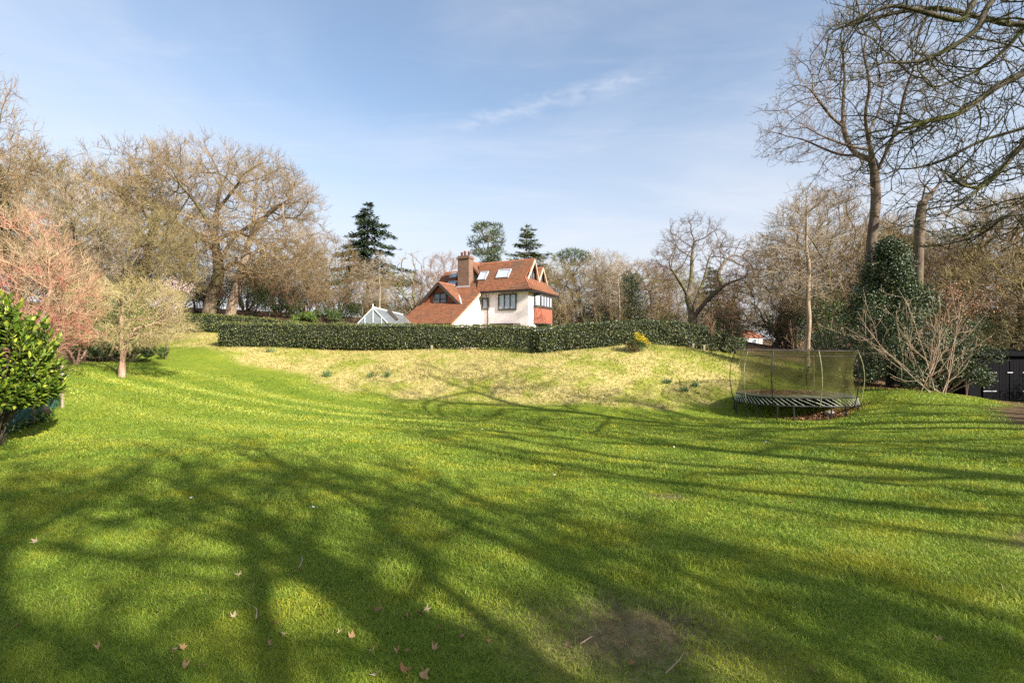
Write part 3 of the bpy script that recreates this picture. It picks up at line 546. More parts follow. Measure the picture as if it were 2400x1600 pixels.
# ------------------------------------------------------------------ trampoline
tcx, tcy, ta, tb = (1862-1200)/FPX*19.0, 19.0, 1.98, 1.42
tz = G(tcx, 17.8)+0.0; trot = R(-4)
M['net'] = None
m, nt, p, out = mat_new('net'); M['net'] = m
p.inputs['Base Color'].default_value = (0.095, 0.092, 0.03, 1); p.inputs['Roughness'].default_value = 0.8; p.inputs['Specular IOR Level'].default_value = 0.1
tr = N(nt, 'ShaderNodeBsdfTransparent'); tl = N(nt, 'ShaderNodeBsdfTranslucent'); tl.inputs[0].default_value = (0.12, 0.115, 0.035, 1)
m1 = N(nt, 'ShaderNodeMixShader'); m1.inputs[0].default_value = 0.4; nt.links.new(p.outputs[0], m1.inputs[1]); nt.links.new(tl.outputs[0], m1.inputs[2])
ms = N(nt, 'ShaderNodeMixShader'); nt.links.new(mapr(nt, noise(nt, 1.3, 4), .3, .7, .40, .54), ms.inputs[0]); nt.links.new(tr.outputs[0], ms.inputs[1]); nt.links.new(m1.outputs[0], ms.inputs[2]); nt.links.new(ms.outputs[0], out.inputs[0])
M['mat_fabric'] = simple('mat_fabric', (0.16, 0.17, 0.10), (0.28, 0.28, 0.18), 2, 0.8)
M['rod_white'] = simple('rod_white', (0.55, 0.56, 0.54), (0.68, 0.68, 0.64), 5, 0.5)
M['pole_olive'] = simple('pole_olive', (0.22, 0.22, 0.10), (0.34, 0.33, 0.20), 5, 0.5)
tramp = empty('trampoline', (tcx, tcy, tz)); tag(tramp, 'oval springless trampoline with an olive safety net standing on the lawn', 'trampoline')
def EL(a, r=1.0, z=0.0, ex=0.0):
    c, s = math.cos(a), math.sin(a); p_ = 2/2.6
    x = (ta*r+ex)*math.copysign(abs(c)**p_, c); y = (tb*r+ex)*math.copysign(abs(s)**p_, s)
    return np.array([tcx+x*math.cos(trot)-y*math.sin(trot), tcy+x*math.sin(trot)+y*math.cos(trot), tz+z])
def slope_z(p_): return 0.03*(p_[0]-tcx)          # the whole frame leans with the ground very slightly
NA = 64; angs = [2*math.pi*i/NA for i in range(NA)]
def ring(r, z, ex=0.0): return [EL(a, r, z, ex) for a in angs]
b = MB(); b.slab(ring(1.0, .80), (0, 0, .02)); b.build('mat', M['mat_fabric'], tramp)
b = MB(); q = ring(1.0, .80); 
for i in range(NA): b.bar(q[i], q[(i+1) % NA], .03, .035)
b.build('mat_edge', M['black_iron'], tramp)
b = MB(); q = ring(1.0, .53, .06)
b.tube(q+[q[0], q[1]], .024, 8, False); b.build('frame_ring', M['black_iron'], tramp, True)
for i in range(NA):
    b = MB(); b.tube([EL(angs[i], 1.0, .55, .05), EL(angs[i]-.19, 1.0, .79, -.01)], .0075, 5); b.build('spring_rod', M['rod_white'], tramp)
for k in range(9):
    a0 = 2*math.pi*(k+.2)/9
    for da in (-.13, .13):
        t_ = EL(a0+da, 1.0, .53, .05); f_ = EL(a0+da*1.1, 1.0, 0, .07); f_[2] = G(f_[0], f_[1])-.03
        b = MB(); b.tube([t_, f_], .026, 7); b.build('leg', M['black_iron'], tramp)
NV = []; rows = 14
for j in range(rows+1):
    s = j/rows; r = 1.0-0.085*math.sin(math.pi*s)**1.0+0.012*s; NV.append([EL(a, r, .82+1.62*s+(0.03*math.cos(8*a)-.03 if j == rows else 0)) for a in angs])
NV = np.array(NV).reshape(-1, 3)-np.array([tcx, tcy, tz]); ii = np.arange((rows+1)*NA).reshape(rows+1, NA)
NF = np.stack([ii[:-1], np.roll(ii[:-1], -1, 1), np.roll(ii[1:], -1, 1), ii[1:]], -1).reshape(-1, 4)
mk_mesh('net', NV, NF, M['net'], tramp, True)
b = MB(); q = ring(1.015, 2.43); b.tube(q+[q[0]], .014, 5, False); b.build('top_cord', M['dark_timber'], tramp)
b = MB(); q = ring(.985, 2.24); b.tube(q+[q[0]], .011, 5, False); b.build('net_band', M['dark_timber'], tramp)
for k in range(10):
    a = 2*math.pi*(k+.55)/10; pts = [EL(a, 1, .5+.31*0, .08), EL(a, 1, .85, .15), EL(a, 1, 1.35, .21), EL(a, 1, 1.85, .18), EL(a, 1, 2.25, .08), EL(a, 1, 2.46, .01)]
    b = MB(); b.tube(smooth_path(pts, 18), np.linspace(.017, .011, 18), 6); b.build('net_pole', M['pole_olive'] if k % 2 else M['black_iron'], tramp, True)

# ------------------------------------------------------------------ growing trees
def children_of(rg, P, Rr, nc, t0, t1, ang, asd, lr, npts, wob, up, rr, rtip, env=None, Labs=None, out_bias=0.0, taper=1.0, minl=0.0, drop=0.0):
    B, n, _ = P.shape
    t = t0+(t1-t0)*((np.arange(nc)[None]+rg.random((B, nc)))/nc); f = t*(n-1); i = np.minimum(f.astype(int), n-2); fr = (f-i)[..., None]
    bi = np.arange(B)[:, None]; p0, p1 = P[bi, i], P[bi, i+1]; pos = p0*(1-fr)+p1*fr; tan = nrm(p1-p0)
    r = Rr[bi, i]*(1-fr[..., 0])+Rr[bi, i+1]*fr[..., 0]
    L = np.linalg.norm(np.diff(P, axis=1), axis=2).sum(1)[:, None]
    pos, tan, r, t = pos.reshape(-1, 3), tan.reshape(-1, 3), r.ravel(), t.ravel(); L = np.broadcast_to(L, (B, nc)).ravel()
    m_ = len(pos); ref = np.where(np.abs(tan[:, 2:3]) < 0.85, np.array([[0, 0, 1.0]]), np.array([[1.0, 0, 0]])); U = nrm(np.cross(tan, ref)); V = np.cross(tan, U)
    az = (np.tile(np.arange(nc)*2.39996, B)+np.repeat(rg.uniform(0, 6.28, B), nc)+rg.normal(0, .5, m_)); a = R(1)*np.clip(rg.normal(ang, asd, m_), 8, 110)
    d = np.cos(a)[:, None]*tan+np.sin(a)[:, None]*(np.cos(az)[:, None]*U+np.sin(az)[:, None]*V); d[:, 2] += up*0.8; d = nrm(d)
    ln = (L*lr*(1-0.45*t) if Labs is None else np.full(m_, Labs))*rg.uniform(0.6, 1.25, m_)
    if env is not None:
        c, rad = np.asarray(env[:3]), np.asarray(env[3:]); q = (pos-c)/rad; e = d/rad
        A_ = (e*e).sum(1); B_ = 2*(q*e).sum(1); C_ = (q*q).sum(1)-1; disc = B_*B_-4*A_*C_
        av = np.where(disc > 0, (-B_+np.sqrt(np.maximum(disc, 0)))/(2*A_), 0); ln = np.minimum(ln, np.maximum(av, 0.0)*rg.uniform(0.72, 1.05, m_)+0.15*ln)
    keep = (ln > minl) & (rg.random(m_) >= drop); pos, d, ln, r = pos[keep], d[keep], ln[keep], r[keep]
    return grow(rg, pos, d, ln, np.maximum(np.minimum(r*rr, ln*0.05), rtip), rtip, npts, wob, up, taper)
def grow(rg, pos, d, ln, r0, rtip, npts, wob, up, taper=1.0):
    m_ = len(pos); P = np.empty((m_, npts, 3)); P[:, 0] = pos; st = (ln/(npts-1))[:, None]; w = rg.normal(0, 1, (m_, 3))
    for k in range(1, npts):
        w = 0.4*w+0.9*rg.normal(0, 1, (m_, 3)); d = nrm(d+wob*w+np.array([0, 0, up])*0.5); P[:, k] = P[:, k-1]+d*st
    s = np.linspace(0, 1, npts)[None]; return P, rtip+(r0[:, None]-rtip)*(1-s)**taper
def tube_lv(levels):
    return cat_mesh([tubes(P, Rr, k) for (P, Rr), k in levels if len(P)])
def leaves(c, axis_, nor, ln, wd, fold=0.25):   # rhombic leaves folded along the midrib
    s = nrm(np.cross(axis_, nor)); n_ = np.cross(s, axis_); ln = np.asarray(ln)[:, None]; wd = np.asarray(wd)[:, None]
    V = np.stack([c, c+axis_*ln*.5+s*wd*.5+n_*wd*fold, c+axis_*ln, c+axis_*ln*.5-s*wd*.5+n_*wd*fold], 1).reshape(-1, 3)
    F = (np.arange(len(c))*4)[:, None, None]+np.array([[0, 1, 2], [0, 2, 3]])[None]; return V, F.reshape(-1, 3)
def rdir(rg, n): return nrm(rg.normal(0, 1, (n, 3)))
def clump_leaves(rg, cen, rad, n, ln, wd, shell=0.55, flat=1.0, upb=0.35, outw=0.6):
    """n leaves in each of the clumps, mostly near their surfaces"""
    m_ = len(cen); ci = np.repeat(np.arange(m_), n); d = rdir(rg, len(ci)); d[:, 2] *= flat
    rr = rad[ci]*(shell+(1-shell)*rg.random(len(ci)))**0.8*rg.uniform(.75, 1.1, len(ci)); p = cen[ci]+d*rr[:, None]
    no = nrm(d*1.0+np.array([0, 0, upb])+rg.normal(0, .55, d.shape)); ax = nrm(np.cross(no, rdir(rg, len(ci)))+d*outw*.6)
    return leaves(p, ax, no, ln*rg.uniform(.6, 1.3, len(ci)), wd*rg.uniform(.6, 1.3, len(ci)))

def ellip(rg, n, c, rad, shell=0.5, carve=0.25, ph=None):     # points that pull the branches outwards, thinned out by hollows
    d = rdir(rg, n*2); r = np.where(rg.random(n*2) < shell, rg.uniform(.8, 1.0, n*2), rg.random(n*2)**(1/3.0)); p = d*r[:, None]*np.asarray(rad)+np.asarray(c)
    ph = rg.uniform(0, 6.28, 3) if ph is None else ph; k = 5.0/np.mean(rad)
    f = np.sin(p[:, 0]*k+ph[0])+np.sin(p[:, 1]*k*1.1+ph[1])+np.sin(p[:, 2]*k*1.3+ph[2]); keep = f > np.quantile(f, carve); return p[keep][:n]
def colonize(rg, seeds, att, step, infl=6.0, kill=1.5, jit=0.25, up=0.05, iters=150):
    """branches that fill a crown: nodes grow step by step towards the nearest free points"""
    pos, par = [], []
    for pts in seeds:                            # first the trunk, then limbs that start on it
        pts = np.asarray(pts, float); L = np.linalg.norm(np.diff(pts, axis=0), axis=1).sum(); k = max(2, int(L/step)+1); sp = smooth_path(pts, k)
        if len(pos) == 0: last = -1
        else: last = int(np.argmin(np.linalg.norm(np.array(pos)-sp[0], axis=1))); sp = sp[1:]
        for q in sp: pos.append(q); par.append(last); last = len(pos)-1
    pos = np.array(pos); par = np.array(par); nn = np.zeros(len(att), int); nd = np.full(len(att), 1e9)
    def upd(base, new):
        for s in range(0, len(new), 400):
            D = ((att[:, None]-new[None, s:s+400])**2).sum(2); j = D.argmin(1); dm = np.sqrt(D[np.arange(len(att)), j]); better = dm < nd
            nd[better] = dm[better]; nn[better] = base+s+j[better]
    upd(0, pos); kids = np.zeros(len(pos), int)
    for it in range(iters):
        al = nd > kill*step; att, nn, nd = att[al], nn[al], nd[al]
        act = (nd < infl*step) if it > 12 else np.ones(len(nd), bool)
        if not len(nd): break
        if not act.any(): act = nd < np.quantile(nd, .2)+1e-6
        acc = np.zeros((len(pos), 3)); np.add.at(acc, nn[act], (att[act]-pos[nn[act]])/nd[act][:, None]); gi = np.unique(nn[act]); gi = gi[kids[gi] < 3]
        if not len(gi): break
        pd = np.where(par[gi][:, None] >= 0, pos[gi]-pos[np.maximum(par[gi], 0)], 0); d = nrm(acc[gi]); d = nrm(d+0.35*nrm(pd)+jit*rg.normal(0, 1, d.shape)+np.array([0, 0, up]))
        new = pos[gi]+d*step*rg.uniform(.8, 1.15, (len(gi), 1)); kids[gi] += 1; base = len(pos); pos = np.concatenate([pos, new]); par = np.concatenate([par, gi]); kids = np.concatenate([kids, np.zeros(len(gi), int)]); upd(base, new)
    return pos, par
def sc_tree(seed, seeds, att, step, r0, rt, infl=6.0, kill=1.5, jit=0.25, up=0.05, twl=0.55, ntw=3, nsub=3, twr=0.006, limb_r=0.03, flare=0.35, twup=0.25, center=None, wob=.25, subl=.55, hollow=True):
    rg = np.random.default_rng(seed); pos, par = colonize(rg, seeds, att, step, infl, kill, jit, up); n = len(pos)
    kid = np.zeros(n, int); np.add.at(kid, par[par >= 0], 1); nl = max(2, int((kid == 0).sum())); e = math.log(nl)/math.log(max(r0/rt, 1.5)); acc = np.zeros(n)
    for i in range(n-1, -1, -1):
        if kid[i] == 0: acc[i] = rt**e
        if par[i] >= 0: acc[par[i]] += acc[i]
    rad = acc**(1/e); rad *= 1; main = np.full(n, -1); best = np.zeros(n)
    for i in range(n):
        p_ = par[i]
        if p_ >= 0 and rad[i] > best[p_]: best[p_] = rad[i]; main[p_] = i
    dirs = np.where(par[:, None] >= 0, pos-pos[np.maximum(par, 0)], np.array([[0, 0, 1.0]])); dirs = nrm(dirs)
    groups = {}
    for i in range(n):
        if par[i] >= 0 and main[par[i]] == i: continue
        c = [i]; 
        while main[c[-1]] >= 0: c.append(main[c[-1]])
        P = pos[c]; rr = rad[c].copy()
        if par[i] >= 0: P = np.vstack([pos[par[i]], P]); rr = np.concatenate([[rr[0]*1.0], rr])
        else: rr = rr*(1+flare*np.exp(-np.arange(len(rr))*step*9/max(P[:, 2].max(), 1)))
        if len(P) < 2: continue
        if len(P) > 4: P[1:-1] = .25*P[:-2]+.5*P[1:-1]+.25*P[2:]
        m_ = next(k for k in (2, 3, 5, 8, 14, 26, 60, 400) if len(P) <= k or k == 400)
        if len(P) != m_: t = np.linspace(0, 1, len(P)); q = np.linspace(0, 1, m_); P = np.stack([np.interp(q, t, P[:, a]) for a in range(3)], 1); rr = np.interp(q, t, rr)
        big = rr[0] > limb_r; k = 9 if rr[0] > .09 else 5 if big else 3
        groups.setdefault((big, m_, k), []).append((P, rr))
    tr, cr = [], []
    for (big, m_, k), L in groups.items(): (tr if big else cr).append(((np.stack([a for a, _ in L]), np.stack([b for _, b in L])), k))
    if ntw:
        th = np.where(rad < max(rt*3.2, .012))[0]; th = np.repeat(th, ntw); cen = pos[rad < rt*3].mean(0) if center is None else np.asarray(center); ext = np.abs(pos[rad < rt*3]-cen).max(0)*.85+.01; oo = np.linalg.norm((pos[th]-cen)/ext, axis=1); th = th[rg.random(len(th)) < (np.clip(.12+1.0*oo**1.5, 0, .95) if hollow else .9)]
        d = nrm(dirs[th]*.6+nrm(pos[th]-cen)*.45+.75*rdir(rg, len(th))+np.array([0, 0, twup])); A0 = grow(rg, pos[th], d, twl*rg.uniform(.5, 1.3, len(th)), np.full(len(th), twr*1.3), twr*.6, 4, wob, twup*.5); cr.append((A0, 3))
        if nsub: cr.append((children_of(rg, *A0, nsub, .2, 1, 42, 14, subl, 3, wob, twup*.5, .8, twr*.55), 3))
    return tube_lv(tr) if tr else None, tube_lv(cr)
def stem(rg, h, lean=(0, 0), wob=.1, n=7, z0=-.25):
    z = np.linspace(0, h, n); x = np.cumsum(rg.normal(0, wob, n)); y = np.cumsum(rg.normal(0, wob, n)); P = np.stack([x-x[0]+lean[0]*z, y-y[0]+lean[1]*z, z], -1); P[0, 2] = z0; return P
def two(name, loc, trunk, crown, mt, mc, label, cat='tree', group=None, rz=0.0, tname='trunk', cname='crown'):
    r = empty(name, loc, rz); tag(r, label, cat, group)
    if trunk is not None: mk_mesh(tname, trunk[0], trunk[1], M[mt], r, True)
    if crown is not None: mk_mesh(cname, crown[0], crown[1], M[mc], r)
    return r
placed = []
def place(proto, px, d, sc, rz, label, group=None, dz=0.0):
    c = copy_tree(proto) if proto in placed else proto; placed.append(proto); g = GP(px, d); c.location = (g[0], g[1], g[2]-0.05+dz); c.scale = (sc, sc, sc) if np.isscalar(sc) else sc; c.rotation_euler = (0, 0, rz)
    c['label'] = label
    if group: c['group'] = group
    elif 'group' in c: del c['group']
    return c
def hgt(px, pytop, d): g = GP(px, d); return CAMZ+(800-pytop)/FPX*d-g[2]


# the large oak at the left, two stems
def loc_px(g, px, py, dy=0.0): return np.array([(px-1200)/FPX*(g[1]+dy)-g[0], dy, CAMZ-(py-800)/FPX*(g[1]+dy)-g[2]])
rg = np.random.default_rng(20)
g = GP(492, 46); q = lambda px, py, dy=0: loc_px(g, px, py, dy)
att = np.concatenate([ellip(rg, 2700, q(515, 500), (8.4, 7.2, 6.9), .5, .22), ellip(rg, 700, q(400, 500, 2), (5.0, 4.5, 5.5), .5, .25), ellip(rg, 500, q(640, 610, -3), (4.6, 3.5, 2.8), .5, .25)]); att = att[att[:, 2] > 2.6]
tr, cr = sc_tree(21, [[q(488, 752), q(495, 700), q(513, 640), q(505, 560), q(510, 480), q(520, 430)], [q(497, 695), q(455, 680, -1), q(420, 655, -2)], [q(512, 625), q(545, 560, 1), q(600, 520, 2), q(650, 490, 3)], [q(506, 560), q(470, 490, -1), q(430, 440, -2)], [q(508, 590), q(455, 545, 2), q(400, 520, 4)], [q(512, 490), q(560, 430, -1.5)], [q(508, 560), q(560, 545, -3), q(610, 570, -4.5)], [q(512, 645), q(550, 615, -1), q(600, 640, -3.5)]],
    att, .42, .50, .016, jit=.30, twl=.85, ntw=3, nsub=3, twr=.0095, limb_r=.045)
two('oak_tree', g, tr, cr, 'bark_oak', 'twig_tan', 'big bare domed oak with a stout forked trunk, left of the house')
g = GP(540, 45.2); q = lambda px, py, dy=0: loc_px(g, px, py, dy)
att = np.concatenate([ellip(rg, 1900, q(625, 530), (5.2, 5.6, 5.6), .5, .22), ellip(rg, 500, q(690, 600, -2), (2.6, 3, 2.6), .5, .2)]); att = att[att[:, 2] > 2.5]
tr, cr = sc_tree(22, [[q(536, 752), q(556, 670), q(575, 600), q(592, 530), q(598, 490)], [q(575, 605), q(620, 580, 1), q(670, 560, 2)], [q(588, 555), q(630, 500, -1), q(670, 470, -2)], [q(570, 640), q(620, 640, -2), q(670, 650, -3)]], att, .40, .36, .015, jit=.30, twl=.8, ntw=3, nsub=3, twr=.0095, limb_r=.045)
two('oak_tree', g, tr, cr, 'bark_pale', 'twig_tan', 'bare oak with a pale trunk leaning to the right, beside the big domed oak')

# prototypes of ordinary leafless trees (10 m high), copied with their parts
def proto(name, seed, mt, mc, trunk, env, na, step=.27, r0=.2, rt=.010, **k):
    rg = np.random.default_rng(seed); att = np.concatenate([ellip(rg, max(60, int(na*f)), c, r_, .45, .28) for f, c, r_ in env]); att = att[att[:, 2] > .8]
    tr, cr = sc_tree(seed, [stem(rg, *trunk)], att, step, r0, rt, limb_r=.03, **k); return two(name, (0, 0, 0), tr, cr, mt, mc, 'x')
PA = proto('bare_tree', 31, 'bark_oak', 'twig_tan', (4.0, (.03, 0), .10), [(1, (0, 0, 6.0), (3.7, 3.7, 3.9))], 1300, r0=.15, jit=.3, twl=.6, ntw=3, nsub=3, twr=.008)
PB = proto('bare_tree', 32, 'bark_grey', 'twig_grey', (6.5, (.02, .02), .08), [(.7, (0, 0, 6.4), (2.6, 2.6, 3.6)), (.3, (.6, 0, 4.4), (2.8, 2.6, 2))], 1000, r0=.11, jit=.25, up=.15, twl=.6, ntw=3, nsub=3, twr=.0075)
PC = proto('bare_tree', 33, 'bark_oak', 'twig_olive', (2.6, (-.05, 0), .12), [(1, (0, 0, 5.2), (4.0, 4.0, 4.6))], 1400, r0=.14, jit=.36, twl=.6, ntw=3, nsub=3, twr=.008)
PD = proto('slender_tree', 34, 'bark_pale', 'twig_grey', (8.6, (.01, 0), .028, 10), [(.75, (0, 0, 6.7), (1.3, 1.3, 3.3)), (.25, (0, 0, 8), (.8, .8, 2))], 420, step=.24, r0=.075, jit=.25, up=.3, twl=.5, ntw=3, nsub=3, twr=.007, twup=.4)
PE = proto('slender_tree', 35, 'bark_oak', 'twig_red', (5.5, (0, 0), .08), [(1, (0, 0, 5.8), (1.9, 1.9, 4.1))], 800, step=.25, r0=.085, jit=.28, up=.2, twl=.55, ntw=3, nsub=3, twr=.0075, twup=.35)
PF = proto('gnarled_tree', 36, 'bark_oak', 'twig_red', (2.2, (.1, 0), .2), [(1, (0, 0, 5.0), (4.9, 4.5, 4.6))], 800, step=.30, r0=.21, jit=.5, twl=.5, ntw=2, nsub=3, twr=.008)
PG = proto('dead_tree', 37, 'bark_oak', 'twig_tan', (3.0, (-.1, 0), .2), [(1, (0, 0, 6.0), (3.6, 3.6, 3.9))], 130, step=.34, r0=.26, rt=.03, jit=.45, twl=.6, ntw=1, nsub=0, twr=.014)
rt_ = random.Random(4)
def sc_for(px, pytop, d, H0=10.0): return hgt(px, pytop, d)/H0
# left wood
for (px, top, d, pr, lab, sx) in [
    (330, 330, 50, PA, 'tall bare tree standing against the left flank of the big domed oak', 1.15), (225, 345, 44, PC, 'broad bare olive-twigged tree behind the small round garden tree', 1.2), (120, 345, 40, PA, 'wide bare tree with crooked limbs above the pink shrub', 1.2),
    (40, 360, 44, PB, 'pale upright bare tree behind the pink shrub, by the left edge', 1.2), (300, 450, 36, PC, 'low spreading mossy bare tree just behind the small round garden tree', 1.25), (180, 420, 34, PB, 'pale silvery bare tree over the pink shrub', 1.3),
    (775, 548, 50, PA, 'small bare tree between the big oaks and the dark fir', 1.0), (685, 560, 57, PC, 'bushy low bare tree under the right side of the big oak', 1.5), (740, 590, 60, PE, 'russet slender tree behind the small bare tree near the fir', 1.2), (640, 580, 62, PE, 'russet slender tree seen behind the leaning pale trunk', 1.4),
    (890, 590, 47, PD, 'pale birch-like stem in front of the dark fir, above the greenhouse', 1.4), (852, 610, 49, PD, 'thin pale stem standing just left of the greenhouse peak', 1.3), (975, 585, 52, PG, 'dead gnarled tree with bare antler-like limbs beside the house roof', 1.0), (1040, 575, 60, PE, 'thin bare tree rising behind the chimney', 1.1),
    (1010, 620, 58, PE, 'russet bare tree behind the dead gnarled tree', 1.5), (930, 625, 62, PC, 'bushy bare tree behind the greenhouse', 1.3), (455, 520, 52, PD, 'slim straight trunk standing left of the big oak trunk', 1.2), (430, 560, 54, PD, 'second slim trunk left of the big oak, further back', 1.3), (860, 640, 64, PC, 'bushy brown tree at the foot of the dark fir', 1.3)]:
    s1 = sc_for(px, top, d); place(pr, px, d, (s1*sx, s1*sx, s1), rt_.uniform(0, 6.28), lab)
# wood right of the house
for (px, top, d, pr, lab, sx) in [
    (1340, 590, 62, PC, 'bushy bare tree just right of the house under the flat-topped pine', 1.5), (1395, 582, 58, PD, 'thin pale tree right of the house, with feathery upright tips', 1.5), (1425, 590, 60, PB, 'pale bare tree between the house and the ivy-clad trunk', 1.3),
    (1450, 600, 55, PD, 'slim twin-stemmed looking tree left of the ivy-clad trunk', 1.4), (1520, 600, 60, PE, 'russet bare tree behind the ivy-clad trunk', 1.8), (1545, 610, 57, PC, 'bushy bare tree left of the spreading oak on the right', 1.4), (1310, 620, 66, PE, 'russet bare tree right behind the house corner', 1.6),
    (1375, 610, 68, PC, 'brown tree deep in the wood right of the house', 1.6), (1480, 610, 70, PA, 'bare tree deep in the wood behind the ivy-clad trunk', 1.4), (1590, 640, 62, PE, 'russet thicket tree under the left limbs of the spreading oak', 1.7), (1700, 640, 66, PC, 'bushy tree behind the right limbs of the spreading oak', 1.5)]:
    s1 = sc_for(px, top, d); place(pr, px, d, (s1*sx, s1*sx, s1), rt_.uniform(0, 6.28), lab)
# the spreading oak right of the house
rg = np.random.default_rng(40)
g = GP(1632, 44); g[2] = min(g[2], 3.0); q = lambda px, py, dy=0: loc_px(g, px, py, dy)
att = np.concatenate([ellip(rg, 800, q(1630, 575), (3.1, 3.4, 2.6), .5, .3), ellip(rg, 420, q(1705, 620, 1), (2.7, 3, 2.6), .5, .3), ellip(rg, 260, q(1560, 625, -1), (1.7, 2, 1.5), .5, .3), ellip(rg, 240, q(1770, 650, -2), (2.2, 2, 2.0), .5, .3)])
tr, cr = sc_tree(23, [[q(1630, 790), q(1622, 740), q(1611, 700), q(1609, 685)], [q(1612, 695), q(1620, 650, 1), q(1622, 600, 1.5), q(1628, 560, 2)], [q(1611, 690), q(1590, 655, -1), q(1570, 625, -2)], [q(1620, 730), q(1652, 650, 2), q(1660, 610, 3), q(1680, 570, 4)], [q(1624, 745), q(1660, 700, -1), q(1700, 668, -2), q(1745, 650, -3)], [q(1690, 672, -1.8), q(1685, 635, -1), q(1712, 600, 0)], [q(1670, 695, -1.2), q(1710, 680, -3), q(1760, 690, -4)]],
    att, .33, .36, .014, jit=.45, twl=.5, ntw=3, nsub=3, twr=.008, limb_r=.04)
two('oak_tree', g, tr, cr, 'bark_oak', 'twig_dark', 'spreading bare oak with twisting limbs beyond the right hedge')

# trees on the right, behind and over the trampoline
for (px, top, d, pr, lab, sx) in [
    (1893, 430, 25.5, PD, 'slender pale-trunked tree rising straight behind the trampoline', 1.5), (1815, 560, 40, PF, 'gnarled low-limbed tree right of the spreading oak', 1.3), (1860, 480, 36, PB, 'bare upright tree behind the slender pale trunk', 1.2), (1945, 440, 34, PA, 'bare tree left of the tall tree trunk', 1.1), (1985, 500, 40, PC, 'bushy bare tree behind the tall tree trunk', 1.3),
    (2110, 500, 36, PA, 'bare brown tree behind the dark holly', 1.2), (2200, 480, 34, PC, 'bushy bare tree right of the holly', 1.3), (2290, 470, 32, PB, 'bare tree above the black shed', 1.3), (2380, 450, 30, PA, 'bare tree over the shed at the right edge', 1.3), (2150, 560, 42, PE, 'russet bare tree deep behind the holly', 1.8), (2250, 560, 44, PE, 'russet bare tree deep behind the shed', 1.8), (2340, 560, 40, PC, 'low bushy tree behind the shed', 1.6),
    (1850, 600, 48, PC, 'bushy brown tree behind the white cottage side of the trampoline', 1.6), (1920, 620, 46, PE, 'russet tree low behind the trampoline net', 1.8), (1708, 640, 50, PE, 'russet tree just left of the white cottage', 1.2), (2420, 540, 27, PC, 'bushy bare tree leaning in at the right edge over the shed roof', 1.4)]:
    s1 = sc_for(px, top, d); place(pr, px, d, (s1*sx, s1*sx, s1), rt_.uniform(0, 6.28), lab)
# tall tree
g = GP(2042, 27); q = lambda px, py, dy=0: loc_px(g, px, py, dy)
att = np.concatenate([ellip(rg, 900, q(2010, 210), (4.3, 4.4, 4.4), .5, .3), ellip(rg, 520, q(1890, 290), (2.5, 3.5, 2.2), .5, .25), ellip(rg, 300, q(1950, 150, 1), (2.2, 3, 2.1), .5, .25), ellip(rg, 320, q(2120, 230, -1), (2.4, 3, 3), .5, .3), ellip(rg, 140, q(1960, 420, 1), (1.6, 2, 1), .5, .2)])
tr, cr = sc_tree(24, [[q(2042, 905), q(2040, 750), q(2040, 600), q(2052, 480), q(2050, 420), q(2046, 380), q(2036, 330)], [q(2040, 375), q(2010, 362, .5), q(1985, 330, 1), q(1975, 270, 1.5), q(1980, 180, 2), q(1972, 110, 2)], [q(2030, 350), q(1985, 340, -1), q(1930, 320, -2), q(1870, 285, -3), q(1820, 245, -4)], [q(2020, 365, .3), q(1960, 360, 1.5), q(1880, 325, 2.5)], [q(2036, 330), q(2028, 270, -1), q(2038, 200, -1.5), q(2022, 120, -2)], [q(2035, 310), q(2060, 260, 1), q(2075, 190, 2), q(2105, 130, 3)], [q(2050, 415), q(2080, 350, -.5), q(2105, 290, -1), q(2120, 220, -1.5), q(2145, 150, -2)], [q(1979, 300, 1.2), q(1945, 270, 0), q(1900, 210, -1)], [q(2048, 400), q(2010, 400, 2), q(1970, 415, 3)], [q(2050, 445), q(2015, 430, -1), q(1992, 468, -2)]],
    att, .30, .23, .010, jit=.34, twl=.45, ntw=2, nsub=3, twr=.0065, limb_r=.03, up=.12)
two('tall_tree', g, tr, cr, 'bark_grey', 'twig_dark', 'tallest bare tree on the right, its grey trunk rising behind the holly')
# pollard stump
g = GP(2160, 25); q = lambda px, py, dy=0: loc_px(g, px, py, dy)
att = ellip(rg, 150, q(2190, 430), (1.6, 1.6, 1.2), .5, .2)
tr, cr = sc_tree(25, [[q(2148, 900), q(2150, 700), q(2155, 540), q(2163, 460)], [q(2164, 475), q(2185, 450, .5), q(2215, 418, 1)], [q(2163, 495), q(2200, 485, -.5), q(2245, 482, -1)]], att, .22, .22, .010, jit=.4, twl=.4, ntw=2, nsub=2, twr=.006, limb_r=.03)
two('pollard_tree', g, tr, cr, 'bark_grey', 'twig_dark', 'broken-topped thick trunk with stubby limbs right of the tall tree')
